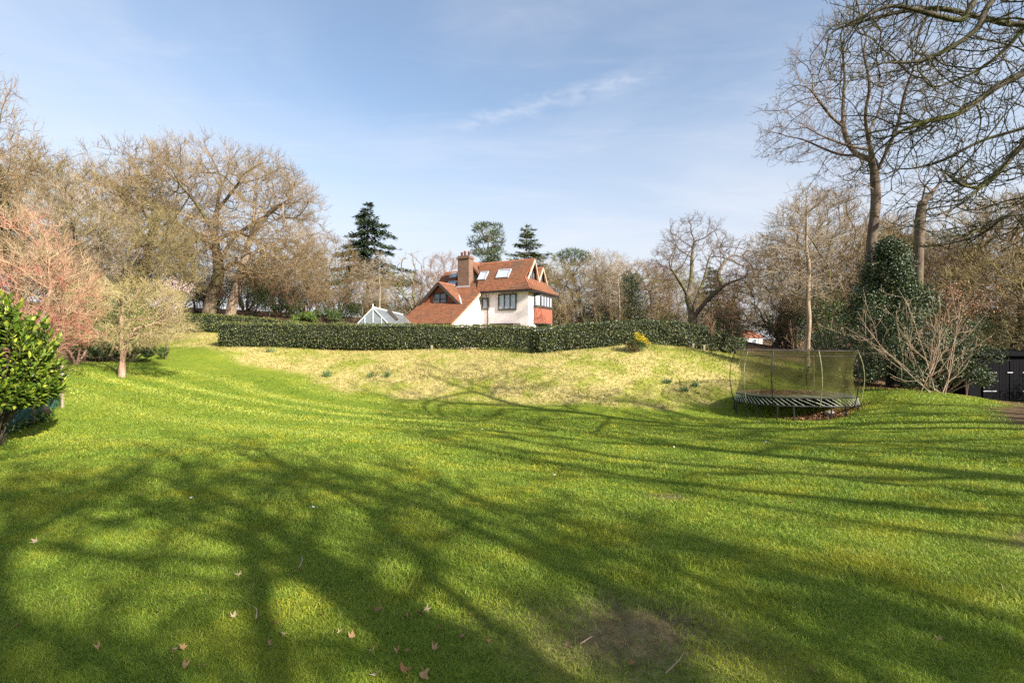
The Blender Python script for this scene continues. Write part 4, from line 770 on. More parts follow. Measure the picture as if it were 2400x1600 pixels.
# the near tree whose limbs hang in from the upper right
g = np.array([13.6, 9.6, G(13.6, 9.6)]); q = lambda px, py, d: W(px, py, d)-g
att = np.concatenate([ellip(rg, 900, q(2240, 100, 9), (2.2, 2.0, 1.5), .3, .15), ellip(rg, 900, q(2300, 320, 9), (1.9, 2.4, 1.3), .3, .15), ellip(rg, 260, q(2030, 90, 8.6), (.75, 1.2, .75), .3, .1), ellip(rg, 500, q(2330, 500, 8.4), (1.6, 1.4, .75), .3, .1), ellip(rg, 420, q(2120, 290, 9.4), (1.1, 1.6, .8), .3, .1), ellip(rg, 500, q(2500, -150, 10), (4.5, 4, 3), .4, .1), ellip(rg, 300, q(2700, 100, 10), (3, 3.4, 4), .4, .1)])
tr, cr = sc_tree(26, [[(0, 0, -.2), (0, .1, 2.4), q(2790, 260, 9.5), q(2690, 60, 9.4), q(2630, -160, 9.5), q(2600, -420, 9.6)],
    [q(2660, 0, 9.4), q(2480, -120, 9.0), q(2328, 0, 8.8), q(2289, 68, 8.6), q(2236, 107, 8.5), q(2157, 143, 8.3), q(2057, 150, 8.1), q(1985, 195, 7.9)], [q(2760, 220, 9.5), q(2520, 100, 9.6), q(2400, 171, 9.5), q(2343, 200, 9.4), q(2250, 264, 9.2), q(2164, 286, 9.0), q(2060, 330, 8.8)],
    [q(2790, 280, 9.5), q(2560, 230, 9.0), q(2400, 339, 8.6), q(2353, 389, 8.4), q(2303, 436, 8.2), q(2253, 432, 8.0), q(2210, 400, 7.8)], [q(2303, 436, 8.2), q(2257, 475, 8.0), q(2210, 500, 7.9), q(2146, 514, 7.8), q(2095, 538, 7.7)], [q(2680, 30, 9.4), q(2400, 57, 9.8), q(2307, 43, 9.9), q(2200, 20, 10), q(2100, 30, 10.1), q(1955, 68, 10.2)],
    [q(2630, -200, 9.5), q(2400, -150, 9.0), q(2285, 0, 8.6), q(2257, 46, 8.5), q(2192, 36, 8.4), q(2092, 14, 8.3), q(2000, 50, 8.2), q(1945, 62, 8.1)], [q(2790, 260, 9.5), q(2560, 400, 8.8), q(2440, 470, 8.4), q(2330, 520, 8.2), q(2260, 556, 8)], [q(2785, 250, 9.5), q(2520, 260, 10.5), q(2400, 300, 11), q(2300, 330, 11.3), q(2200, 380, 11.5), q(2120, 398, 11.6)], [q(2640, -100, 9.5), q(2450, 0, 10.8), q(2380, 90, 11.2), q(2300, 160, 11.5), q(2190, 208, 11.7)]],
    att, .16, .165, .0075, hollow=False, infl=7, jit=.42, twl=.24, ntw=1, nsub=3, twr=.0050, limb_r=.022, up=.10, twup=.55, wob=.35, subl=.6)
two('chestnut_tree', g, tr, cr, 'bark_mossy', 'twig_mossy', 'nearest tree, its mossy dark branches reaching in from the upper right corner')

# wood behind everything: read as one brown mass between the trees
rg = np.random.default_rng(77); pts = []
def thicket(name, spans, seed, mat, label, dens=3.0, hh=(2.5, 6.5), rt=.012):
    rg = np.random.default_rng(seed); xs, ys = [], []
    for px0, px1, d0, d1 in spans:
        n = int(abs(px1-px0)/FPX*(d0+d1)/2*dens); p_ = rg.uniform(px0, px1, n); dd = rg.uniform(d0, d1, n); xs.append((p_-1200)/FPX*dd); ys.append(dd)
    x, y = np.concatenate(xs), np.concatenate(ys); z = gz(x, y)-.1; n = len(x); pos = np.stack([x, y, z], -1)
    d = nrm(np.stack([rg.normal(0, .3, n), rg.normal(0, .3, n), np.ones(n)], -1)); ln = rg.uniform(*hh, n)
    A0 = grow(rg, pos, d, ln, ln*.005+.006, rt*.7, 7, .12, .12); A1 = children_of(rg, *A0, 7, .2, 1, 42, 14, .45, 5, .22, .1, .6, rt*.7); A2 = children_of(rg, *A1, 6, .2, 1, 42, 14, .5, 4, .24, .08, .6, rt*.6)
    V, F = tube_lv([(A0, 4), (A1, 3), (A2, 3)]); return tag(mk_mesh(name, V, F, M[mat]), label, 'undergrowth', kind='stuff')
thicket('brushwood', [(430, 960, 50, 66), (-100, 430, 40, 56)], 1, 'twig_red', 'brown leafless brushwood under the trees left of the house', 6.0)
thicket('brushwood', [(1270, 1722, 50, 68), (1806, 1900, 50, 66)], 2, 'twig_tan', 'brown leafless brushwood under the trees right of the house', 6.0)
thicket('brushwood', [(1800, 2500, 30, 46)], 3, 'twig_red', 'brown leafless brushwood behind the holly and the shed', 6.0, (2.0, 5.0))

# ------------------------------------------------------------------ clipped hedges
def hedge(name, path, hw, label, seed, dens=330, leaf=.075, lump=.05, topcol=True, roundend=.25):
    """path: (x, y, base z, top z)"""
    rg = np.random.default_rng(seed); p = np.asarray(path, float); n = 160; sp = smooth_path(p, n); L = np.concatenate([[0], np.cumsum(np.linalg.norm(np.diff(sp[:, :2], axis=0), axis=1))]); T_ = nrm(np.gradient(sp[:, :2], axis=0)); Nn = np.stack([-T_[:, 1], T_[:, 0]], 1)
    root = empty(name, (sp[0, 0], sp[0, 1], sp[0, 2])); tag(root, label, 'hedge'); o = np.array([sp[0, 0], sp[0, 1], sp[0, 2]])
    def at(t):
        f = t*(n-1); i = np.minimum(f.astype(int), n-2); fr = (f-i)[:, None]; return sp[i]*(1-fr)+sp[i+1]*fr, nrm(Nn[i]*(1-fr)+Nn[i+1]*fr), f
    def surf(m_, kind):
        t = rg.random(m_); c, nn_, f = at(t); h = (c[:, 3]-c[:, 2]); s = L[-1]*t; endf = np.clip(np.minimum(s, L[-1]-s)/roundend, 0, 1)**.5
        lum = lump*(np.sin(s*3.1)+np.sin(s*1.3+1)+np.sin(s*5.7+2))*.5
        if kind == 'side':
            sd = np.where(rg.random(m_) < .7, -1, 1); v = rg.random(m_)**.9; w_ = (hw*(1-.10*v)+lum*.7+.05*np.sin(v*7+s*2))*np.where(endf < 1, .55+.45*endf, 1)
            pos = np.stack([c[:, 0]+nn_[:, 0]*sd*w_, c[:, 1]+nn_[:, 1]*sd*w_, c[:, 2]+.03+v*h], 1); no = np.stack([nn_[:, 0]*sd, nn_[:, 1]*sd, .25*np.ones(m_)], 1)
        elif kind == 'end':
            e = rg.integers(0, 2, m_); c = np.where(e[:, None] == 0, sp[0], sp[-1]); nn_ = np.where(e[:, None] == 0, Nn[0], Nn[-1]); tt = np.where(e[:, None] == 0, -T_[0], T_[-1]); v = rg.random(m_); u = rg.uniform(-1, 1, m_)*hw*.95; bul = .18*(1-(u/hw)**2)
            pos = np.stack([c[:, 0]+nn_[:, 0]*u+tt[:, 0]*bul, c[:, 1]+nn_[:, 1]*u+tt[:, 1]*bul, c[:, 2]+v*(c[:, 3]-c[:, 2])], 1); no = np.stack([tt[:, 0], tt[:, 1], .2*np.ones(m_)], 1)
        else:
            u = rg.uniform(-1, 1, m_); w_ = hw*.93*np.where(endf < 1, .55+.45*endf, 1)
            pos = np.stack([c[:, 0]+nn_[:, 0]*u*w_, c[:, 1]+nn_[:, 1]*u*w_, c[:, 3]+lum*.8-.07*np.abs(u)**3], 1); no = np.stack([nn_[:, 0]*u*.3, nn_[:, 1]*u*.3, np.ones(m_)], 1)
        pos = pos+rg.normal(0, .025, pos.shape); no = nrm(no+rg.normal(0, .5, no.shape)); ax = nrm(np.cross(no, rdir(rg, m_))+.35*no); return leaves(pos-o, ax, no, leaf*rg.uniform(.6, 1.3, m_), leaf*.6*rg.uniform(.7, 1.2, m_))
    hm = float((p[:, 3]-p[:, 2]).mean()); ns = int(L[-1]*2*hm*dens); nt_ = int(L[-1]*2*hw*dens); ne = int(4*hw*hm*dens)
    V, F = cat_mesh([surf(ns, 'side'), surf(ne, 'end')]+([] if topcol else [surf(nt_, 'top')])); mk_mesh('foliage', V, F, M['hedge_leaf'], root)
    if topcol: V, F = surf(nt_, 'top'); mk_mesh('clipped_top', V, F, M['hedge_top_lit'], root)
    k = hw-.10; ring_ = np.stack([np.stack([sp[:, 0]+Nn[:, 0]*a, sp[:, 1]+Nn[:, 1]*a, z], 1) for a, z in ((-k, sp[:, 2]+.10), (k, sp[:, 2]+.10), (k*.9, sp[:, 3]-.10), (-k*.9, sp[:, 3]-.10))], 1)-o
    ii = np.arange(n*4).reshape(n, 4); q_ = np.stack([ii[:-1], np.roll(ii[:-1], -1, 1), np.roll(ii[1:], -1, 1), ii[1:]], -1).reshape(-1, 4); q_ = np.concatenate([q_, [[3, 2, 1, 0], [4*n-4, 4*n-3, 4*n-2, 4*n-1]]]); mk_mesh('branches', ring_.reshape(-1, 3), q_, M['hedge_core'], root)  # solid near-black core in place of branches, standing for shade inside the hedge
    return root
def hp(px, d, base, top): a = W(px, base, d); return (a[0], a[1], min(a[2], G(a[0], a[1])+.05), CAMZ-(top-800)/FPX*d)
hedge('hedge', [hp(524, 28.4, 814, 757), hp(700, 28.7, 815, 759), hp(900, 29, 817, 760), hp(1080, 29.2, 818, 763), hp(1250, 29.6, 820, 766)], .55, 'long clipped dark green hedge below the house, left of the step', 51)
hedge('hedge', [hp(1252, 26.6, 827, 772), hp(1330, 27.0, 823, 762), hp(1420, 27.3, 817, 756), hp(1500, 27.7, 811, 753), hp(1570, 28.1, 813, 755), hp(1640, 28.6, 820, 768), hp(1735, 29.5, 834, 796)], .58, 'curving clipped hedge on top of the bank, behind the yellow gorse', 52, leaf=.085, topcol=False)
hedge('hedge', [hp(422, 36.5, 775, 738), hp(480, 37, 775, 737), hp(560, 38, 778, 741), hp(640, 39.5, 790, 749), hp(720, 41.5, 795, 757), hp(780, 43.5, 800, 764)], .6, 'lower clipped hedge behind the long hedge, under the big oaks', 53, dens=260, leaf=.09)
M['post_wood'] = simple('post_wood', (0.20, 0.16, 0.10), (0.34, 0.28, 0.19), 6, 0.9)
for px, d, lab in ((1012, 28.2, 'short wooden post at the foot of the long hedge'), (1624, 27.2, 'short wooden post at the foot of the curving hedge, nearer the gorse'), (1650, 27.6, 'short wooden post at the foot of the curving hedge, nearer the sapling')):
    g = GP(px, d); b = MB(); b.slab([(g[0]-.05, g[1]-.05, g[2]-.1), (g[0]+.05, g[1]-.05, g[2]-.1), (g[0]+.05, g[1]+.05, g[2]-.1), (g[0]-.05, g[1]+.05, g[2]-.1)], (.01, 0, .42)); tag(b.build('wooden_post', M['post_wood']), lab, 'post', 'posts at the foot of the hedges')

# ------------------------------------------------------------------ conifers and evergreens
def fir(seed, Hh, rad, bare_=.12, droop=.25, irr=.35, ln=.42, wd=.11, lev=26, per=5, dens=10):
    rg = np.random.default_rng(seed); st = stem(rg, Hh, (0, 0), .03*Hh/10, 9); s = np.linspace(0, 1, 9); V0 = tubes(st[None], (Hh*.018*(1-.93*s))[None], 7)
    C, A_, N_ = [], [], []; br = []
    for l in range(lev):
        h = bare_+(1-bare_)*((l+rg.random())/lev); R_ = rad*(1-h)**.75*(1+.25*math.sin(l*1.9+seed))
        for k in range(per):
            az = rg.uniform(0, 6.28); L = R_*rg.uniform(1-irr, 1+irr)+.15; z0 = h*Hh; d = np.array([math.cos(az), math.sin(az), 0]); t = np.linspace(0, 1, 6); P = np.array([0, 0, z0])+d*(t*L)[:, None]+np.array([0, 0, 1.0])*((.18-droop*t**1.2+.16*t**3)*L)[:, None]; br.append(P)
            m_ = int(dens*L*(1.2+.4*L))+6; tt = rg.random(m_)**.7; sd = rg.normal(0, .17, m_)*L*(1-.5*tt); perp = np.array([-d[1], d[0], 0]); pp = np.stack([np.interp(tt, t, P[:, a]) for a in range(3)], 1)+perp*sd[:, None]; pp[:, 2] += rg.normal(-.05, .09, m_)
            C.append(pp); A_.append(nrm(d*.8+perp*np.sign(sd)[:, None]*.7+np.stack([np.zeros(m_), np.zeros(m_), rg.normal(-.15, .3, m_)], 1))); N_.append(nrm(np.array([0, 0, 1.0])+rg.normal(0, .45, (m_, 3))))
    B_ = np.stack(br); V1 = tubes(B_, np.linspace(.05, .012, 6)[None].repeat(len(B_), 0)*Hh/14, 4); C, A_, N_ = (np.concatenate(x) for x in (C, A_, N_)); m_ = len(C)
    return cat_mesh([V0, V1]), leaves(C, A_, N_, ln*rg.uniform(.6, 1.4, m_), wd*rg.uniform(.6, 1.4, m_))
def pine(seed, Hh, clumps, ln=.34, wd=.07, n=240):
    rg = np.random.default_rng(seed); st = stem(rg, Hh*.92, (0, 0), .05*Hh/10, 9); s = np.linspace(0, 1, 9); t_ = [tubes(st[None], (Hh*.017*(1-.85*s))[None], 7)]; cen, rad = [], []
    for x, y, z, r in clumps:
        cen.append((x, y, z)); rad.append(r); j = np.argmin(np.abs(st[:, 2]-(z-.12*Hh))); t_.append(tubes(smooth_path([st[j], (np.array((x, y, z))+st[j])/2+np.array([0, 0, -.03*Hh]), (x, y, z)], 7)[None], np.linspace(Hh*.007, Hh*.002, 7)[None], 4))
    cen, rad = np.array(cen), np.array(rad); ci = np.repeat(np.arange(len(cen)), n); d = rdir(rg, len(ci)); d[:, 2] *= .55; p_ = cen[ci]+d*(rad[ci]*rg.uniform(.45, 1.05, len(ci)))[:, None]; ax = nrm(d+np.array([0, 0, .5])+.6*rdir(rg, len(ci)))
    return cat_mesh(t_), leaves(p_, ax, rdir(rg, len(ci)), ln*rg.uniform(.6, 1.4, len(ci)), wd*rg.uniform(.7, 1.4, len(ci)))
g = GP(862, 66); Hh = hgt(862, 474, 66); a, b_ = fir(61, Hh, 5.4, bare_=.3, droop=.40, irr=.5, ln=.5, wd=.15, dens=14); two('fir_tree', g, a, b_, 'bark_oak', 'fir_leaf', 'tall dark fir with drooping ragged branches, left of the house')
g = GP(1238, 72); Hh = hgt(1238, 528, 72); a, b_ = fir(62, Hh, 4.6, bare_=.2, droop=.10, irr=.5, lev=30, ln=.5, wd=.14); two('fir_tree', g, a, b_, 'bark_oak', 'pine_leaf', 'layered pointed conifer rising behind the house gable')
def pcl(seed, n, x, y, z0, z1, w, r): rg = np.random.default_rng(seed); zz = np.linspace(z0, z1, n); return [(x+rg.uniform(-1, 1)*w*math.sin(math.pi*min(1, .22+.78*(z1-z_)/(z1-z0))), y+rg.uniform(-1, 1)*w*.8, z_, r*rg.uniform(.7, 1.25)) for z_ in zz]
g = GP(1138, 72); Hh = hgt(1138, 514, 72); a, b_ = pine(63, Hh, pcl(3, 30, 0, 0, Hh-7.4, Hh-.6, 2.5, .95)); two('pine_tree', g, a, b_, 'bark_oak', 'pine_leaf', 'tall oval-crowned pine just right of the chimney')
g = GP(1342, 70); Hh = hgt(1342, 581, 70); a, b_ = pine(64, Hh, [(x, y, Hh-.7-abs(x)*.22+dz, 1.0) for x, y, dz in ((-1.9, 0, -.3), (-1.1, .6, .1), (-.4, -.4, .1), (.4, .4, .15), (1.1, -.3, 0), (1.8, .3, -.1), (2.3, 0, -.5), (-.7, 0, -.9), (.8, .2, -1.0))]); two('pine_tree', g, a, b_, 'bark_oak', 'pine_leaf', 'flat-topped pine right of the house roof')
g = GP(1668, 62); Hh = hgt(1668, 625, 62); a, b_ = fir(65, Hh, 2.4, bare_=.2, droop=.2); two('fir_tree', g, a, b_, 'bark_oak', 'pine_leaf', 'dark conifer seen through the limbs of the spreading oak')
g = GP(-15, 31); Hh = hgt(-15, 385, 31); a, b_ = fir(66, Hh, 2.3, bare_=.35, droop=.25, irr=.5, ln=.3, wd=.08); two('fir_tree', g, a, b_, 'bark_oak', 'fir_leaf', 'dark conifer at the extreme left edge above the pink shrub')
g = GP(1715, 60); Hh = hgt(1715, 705, 60); a, b_ = fir(67, Hh, 1.5, bare_=.1); two('fir_tree', g, a, b_, 'bark_oak', 'fir_leaf', 'small dark conifer beyond the right hedge, left of the cottage')

def shrub(px, d, w, h, seed, label, mat='shrub_leaf', n=12, per=260, leaf=.10, name='evergreen_shrub', cat='shrub', group=None, bark_='bark_mossy', dy=.8, z0=.0):
    rg = np.random.default_rng(seed); g = GP(px, d); cen = np.stack([rg.uniform(-1, 1, n)*w*.38, rg.uniform(-1, 1, n)*w*.38*dy, np.zeros(n)], 1); e = 1-.75*(np.hypot(cen[:, 0], cen[:, 1])/(w*.55))**2; cen[:, 2] = z0+(h-z0)*np.clip(e, .15, 1)*rg.uniform(.35, .85, n); rad = np.full(n, .0)+np.minimum(w, h)*rg.uniform(.17, .28, n)
    V, F = clump_leaves(rg, cen, rad, per, leaf, leaf*.5, .6); st = np.stack([smooth_path([(c[0]*.15, c[1]*.15, -.1), (c[0]*.6, c[1]*.6, c[2]*.5), c], 6) for c in cen]); tr = tubes(st, np.linspace(.035, .012, 6)[None].repeat(n, 0)*max(1, h/3), 5)
    return two(name, g, tr, (V, F), bark_, mat, label, cat, group, tname='stems', cname='foliage')
for i, (px, d, w, h, lab) in enumerate([(470, 50, 4.0, 3.2, 'dark evergreen shrub left of the big oak trunk'), (590, 50, 4.5, 3.6, 'dark evergreen shrub just right of the leaning pale trunk'), (660, 52, 4.5, 2.4, 'low evergreen shrub under the right side of the big oak'), (718, 47, 3.2, 1.7, 'bright green low shrub behind the end of the lower hedge'), (768, 48, 3.4, 2.0, 'green shrub around the foot of the small bare tree by the fir'), (820, 50, 4.2, 3.0, 'dark evergreen bush left of the greenhouse'), (935, 54, 4.0, 3.2, 'dark evergreen bush behind the greenhouse'), (1010, 58, 4.2, 3.4, 'dark evergreen bush behind the dead gnarled tree'), (880, 56, 4.5, 4.0, 'dark evergreen bush at the foot of the tall fir'),
        (1325, 41, 4.4, 1.55, 'wide low evergreen bush right of the house over the hedge'), (1410, 52, 4.6, 3.0, 'dark evergreen shrub among thin trunks right of the house'), (1545, 54, 4.2, 3.4, 'dark evergreen shrub left of the spreading oak'), (1590, 31.5, 3.0, 1.5, 'bright green laurel peeping over the curving hedge'), (1700, 50, 4.0, 3.4, 'evergreen shrub right of the spreading oak trunk'), (1838, 44, 3.4, 4.6, 'evergreen mass right of the white cottage'), (1850, 38, 4.4, 4.6, 'dark evergreen bush behind the middle of the trampoline net'), (1955, 27, 3.6, 4.6, 'dark evergreen bush left of the holly'), (1935, 32, 4.0, 6.0, 'tall evergreen bush further back, left of the holly'),
        (300, 24.5, 3.2, 1.15, 'low dark evergreen mound behind the trunk of the small round tree'), (235, 24, 2.2, 1.1, 'low evergreen mound left of the small round tree trunk'), (300, 29, 4.6, 3.7, 'yellow-green leafy shrub rising behind the small round tree'), (110, 34, 4.6, 4.4, 'dark evergreen shrub behind the pink shrub'), (250, 36, 4.6, 4.8, 'dark evergreen shrub deep behind the small round tree'), (2330, 29.2, 5.0, 4.6, 'dark evergreen bush above the shed roof'), (2440, 29.4, 5.0, 4.8, 'dark evergreen bush over the shed at the right edge'), (2240, 27, 4.0, 5.0, 'evergreen bush behind the pale many-stemmed bush')]):
    bright = 'bright' in lab or 'yellow-green' in lab
    shrub(px, d, w, h, 100+i, lab, 'ivy_leaf' if bright else 'shrub_leaf', n=13, per=280, leaf=.13 if d > 35 else .10)
# ivy-clad trunk
rg = np.random.default_rng(70); g = GP(1482, 50); Hh = hgt(1482, 640, 50); st = stem(rg, Hh, (0, 0), .12, 8); nz = 16; zz = np.linspace(.3, Hh-.3, nz); cen = np.stack([rg.normal(0, .35, nz), rg.normal(0, .35, nz), zz], 1); rad = .95*np.sin(np.linspace(.5, 2.9, nz))**.6+.25
two('ivy_clad_tree', g, tubes(st[None], np.linspace(.2, .06, 8)[None], 7), clump_leaves(rg, cen, rad, 330, .15, .09, .55), 'bark_oak', 'holly_leaf', 'dark ivy-clad trunk standing in the wood right of the house')
# holly
rg = np.random.default_rng(71); g = GP(2085, 21.2); hh = hgt(2085, 550, 21.2)
cz = rg.uniform(.02, 1, 130)**.9; rr = 3.0*np.clip(1.05-cz, 0.04, 1)**1.0; az = rg.uniform(0, 6.28, 130); rq = rr*rg.uniform(.25, 1.12, 130); cen = np.stack([np.cos(az)*rq, np.sin(az)*rq*.9, .25+cz*(hh-.7)], 1); rad = rg.uniform(.36, .70, 130)
st = stem(rg, hh*.9, (0, 0), .04, 9, -.2)
two('holly_tree', g, tubes(st[None], np.linspace(.16, .03, 9)[None], 7), clump_leaves(rg, cen, rad, 430, .085, .05, .45), 'bark_grey', 'holly_leaf', 'large dark holly tree right behind the trampoline')
rg = np.random.default_rng(72); n = 44; cen = np.stack([rg.uniform(-1.5, 1.6, n), rg.uniform(-.7, .9, n), rg.uniform(.15, 1, n)], 1); cen[:, 2] *= 2.5-np.abs(cen[:, 0]-.2)*.7; g = GP(2210, 19.8)
two('holly_bush', g, tubes(np.stack([smooth_path([(0, 0, -.1), c*.6, c], 6) for c in cen]), np.linspace(.03, .01, 6)[None].repeat(n, 0), 4), clump_leaves(rg, cen, rg.uniform(.28, .5, n), 380, .075, .045, .5), 'bark_grey', 'holly_leaf', 'lower glossy holly bush left of the black shed', 'shrub', tname='stems', cname='foliage')
rg = np.random.default_rng(73); g = GP(2265, 21.5); n = 12; cen = np.stack([rg.uniform(-1.0, .9, n), rg.uniform(-.5, .5, n), rg.uniform(3.3, 4.6, n)], 1)
two('beech_sapling', g, tubes(np.stack([smooth_path([(0, 0, -.1), (c[0]*.3, c[1]*.3, 2.4), c], 8) for c in cen]), np.linspace(.03, .008, 8)[None].repeat(n, 0), 4), clump_leaves(rg, cen, np.full(n, .55), 60, .09, .05, .2), 'bark_grey', 'dead_leaf', 'young beech holding rusty dead leaves beside the holly')
# pale bush with many rising stems
rg = np.random.default_rng(74); g = GP(2175, 18.3); n = 9
b0 = np.stack([rg.uniform(-.55, .75, n), rg.uniform(-.3, .3, n), np.full(n, -.05)], 1); d0 = nrm(np.stack([np.linspace(-1.15, .75, n)+rg.normal(0, .1, n), rg.normal(-.1, .25, n), np.full(n, 1.0)], 1)); L0 = rg.uniform(2.6, 4.3, n)
A0 = grow(rg, b0, d0, L0, np.full(n, .021), .005, 12, .05, .10); A1 = children_of(rg, *A0, 8, .08, .9, 58, 10, .5, 9, .07, .16, .5, .005); A2 = children_of(rg, *A1, 4, .2, .95, 36, 12, .45, 6, .10, .14, .7, .0035)
two('bare_bush', g, tube_lv([(A0, 6)]), tube_lv([(A1, 4), (A2, 3)]), 'bark_pale', 'twig_pale', 'pale bare bush of many upswept stems in front of the holly', 'bush', tname='stems', cname='twigs')

# ------------------------------------------------------------------ left garden plants
rg = np.random.default_rng(80); g = GP(286, 20)
att = np.concatenate([ellip(rg, 1700, (.15, .1, 2.5), (2.1, 1.95, 1.5), .4, .42), ellip(rg, 380, (1.3, 0, 1.85), (1.6, 1.4, .5), .4, .2)]); att = att[att[:, 2] > 1.25-.1*att[:, 0]]
tr, cr = sc_tree(81, [[(-.02, 0, -.1), (0, .02, .5), (.02, 0, .95), (-.05, .05, 1.6), (0, 0, 2.4)], [(0, .02, .45), (.12, -.05, .8), (.28, -.1, 1.3), (.45, 0, 1.9)], [(.02, 0, .85), (-.3, .05, 1.2), (-.8, .1, 1.5)]], att, .15, .11, .007, jit=.33, up=.0, twl=.40, ntw=3, nsub=3, twr=.0048, limb_r=.018, twup=.0)
two('garden_tree', g, tr, cr, 'bark_cherry', 'twig_garden', 'small round bare garden tree with forked pinkish trunk on the left lawn')
rg = np.random.default_rng(82); g = GP(70, 16.2)
att = np.concatenate([ellip(rg, 1500, (-.4, 0, 2.9), (2.1, 1.9, 2.3), .4, .3), ellip(rg, 420, (1.1, -.2, 2.4), (1.1, 1.2, 1.2), .5, .1), ellip(rg, 500, (.9, -.2, 1.5), (1.1, 1.0, .9), .5, .1)]); att = att[att[:, 2] > .5]
tr, cr = sc_tree(83, [[(0, 0, -.1), (.05, 0, .7), (.1, 0, 1.3), (0, .1, 2.0)], [(.05, 0, .6), (.5, -.1, 1.1), (.9, -.1, 1.7)], [(.05, 0, .5), (-.5, 0, 1.2), (-.9, .1, 2.0)], [(.1, 0, 1.2), (.4, .1, 2.0), (.6, .1, 2.9)]], att, .17, .09, .006, hollow=False, jit=.3, up=.12, twl=.42, ntw=3, nsub=2, twr=.0045, limb_r=.022, twup=.5)
two('acer_shrub', g, tr, cr, 'bark_pale', 'twig_pink', 'large pink-twigged leafless shrub on the left edge behind the laurel', 'shrub')
rg = np.random.default_rng(84); g = GP(178, 20.5); n = 5; A0 = grow(rg, np.zeros((n, 3))+np.array([0, 0, -.1]), nrm(np.stack([np.linspace(-.3, .8, n), rg.normal(0, .3, n), np.ones(n)], 1)), rg.uniform(1.6, 2.6, n), np.full(n, .05), .012, 10, .08, .05); A1 = children_of(rg, *A0, 10, .3, 1, 45, 12, .5, 7, .15, .08, .6, .006); A2 = children_of(rg, *A1, 7, .2, 1, 40, 12, .45, 5, .2, .08, .6, .005)
two('bare_bush', g, tube_lv([(A0, 6)]), tube_lv([(A1, 4), (A2, 3)]), 'bark_cherry', 'twig_red', 'russet bare bush with slanting stems between pink shrub and round tree', 'bush', tname='stems', cname='twigs')
rg = np.random.default_rng(85); g = GP(388, 25.5); n = 14; cen = np.stack([rg.uniform(-.3, 1.0, n), rg.uniform(-.5, .5, n), rg.uniform(2.0, 3.9, n)], 1)
two('blossom_tree', g, tubes(np.stack([smooth_path([(0, 0, -.1), (c[0]*.3, c[1]*.3, 1.4), c], 8) for c in cen]), np.linspace(.014, .006, 8)[None].repeat(n, 0), 4), clump_leaves(rg, cen, np.full(n, .42), 120, .06, .05, .15), 'bark_oak', 'blossom', 'pale pink blossom tree behind the right side of the small round tree')
# tree with reddish twigs at the far left edge
g = GP(-95, 24); s1 = hgt(-95, 120, 24)/10; place(PA, -95, 24, (s1*.62, s1*.62, s1), 1.1, 'tall reddish bare tree reaching in at the extreme left edge')
# laurel
def big_leaves(c, ax, no, ln, wd):
    s = nrm(np.cross(ax, no)); n_ = np.cross(s, ax); ln = ln[:, None]; wd = wd[:, None]
    V = np.stack([c, c+ax*ln*.3+s*wd*.42+n_*wd*.16, c+ax*ln*.7+s*wd*.45+n_*wd*.14, c+ax*ln-n_*ln*.10, c+ax*ln*.7-s*wd*.45+n_*wd*.14, c+ax*ln*.3-s*wd*.42+n_*wd*.16, c+ax*ln*.35, c+ax*ln*.72-n_*ln*.02], 1).reshape(-1, 3)
    q_ = (np.arange(len(c))*8)[:, None, None]+np.array([[0, 1, 6], [1, 2, 7], [1, 7, 6], [2, 3, 7], [3, 4, 7], [4, 5, 6], [4, 6, 7], [5, 0, 6]])[None]; return V, q_.reshape(-1, 3)
def laurel(name, g, w, dpt, h, nshoot, seed, label, ln=.135):
    rg = np.random.default_rng(seed); d = rdir(rg, nshoot); d[:, 2] = np.abs(d[:, 2])*1.15-.32; d = nrm(d); tip = d*np.array([w, dpt, h*.58])*rg.uniform(.82, 1.08, (nshoot, 1))+np.array([0, 0, h*.42]); tip[:, 2] = np.maximum(tip[:, 2], .98+.18*rg.random(nshoot)+.25*np.abs(d[:, 0])*0)
    dr = nrm(d*.7+np.array([0, 0, .75])+.3*rdir(rg, nshoot)); base = tip-dr*.42; st = np.stack([np.stack([b_*(1-t_)+q_*t_ for t_ in (0, .5, 1)]) for b_, q_ in zip(base, tip)]); T1 = tubes(st, np.array([[.008, .006, .003]]).repeat(nshoot, 0), 4)
    core = np.stack([smooth_path([(rg.normal(0, .1), rg.normal(0, .1), -.1), b_*.55+np.array([0, 0, .1]), b_], 6) for b_ in base[::12]]); T2 = tubes(core, np.linspace(.010, .006, 6)[None].repeat(len(core), 0), 5)
    k = 14; t_ = (np.arange(k)+.5)/k; c = (base[:, None]+(tip-base)[:, None]*t_[None, :, None]).reshape(-1, 3); D = np.repeat(dr, k, 0); ref = nrm(np.cross(D, rdir(rg, len(D)))); az = np.tile(np.arange(k)*2.4, nshoot)[:, None]; out_ = ref*np.cos(az)+np.cross(D, ref)*np.sin(az); sp = np.tile(.9-.75*t_**2, nshoot)[:, None]
    ax = nrm(out_*sp+D*(1.15-sp)+.15*rdir(rg, len(D))); no = nrm(D-ax*(D*ax).sum(1)[:, None]+.2*rdir(rg, len(D))); m_ = len(c)
    return two(name, g, cat_mesh([T1, T2]), big_leaves(c, ax, no, ln*rg.uniform(.65, 1.15, m_), ln*.40*rg.uniform(.8, 1.15, m_)), 'bark_mossy', 'laurel_leaf', label, 'shrub', tname='stems', cname='foliage')
laurel('laurel_bush', GP(-24, 9.3), 1.03, .95, 2.72, 680, 90, 'glossy bright green laurel bush at the left edge of the lawn')
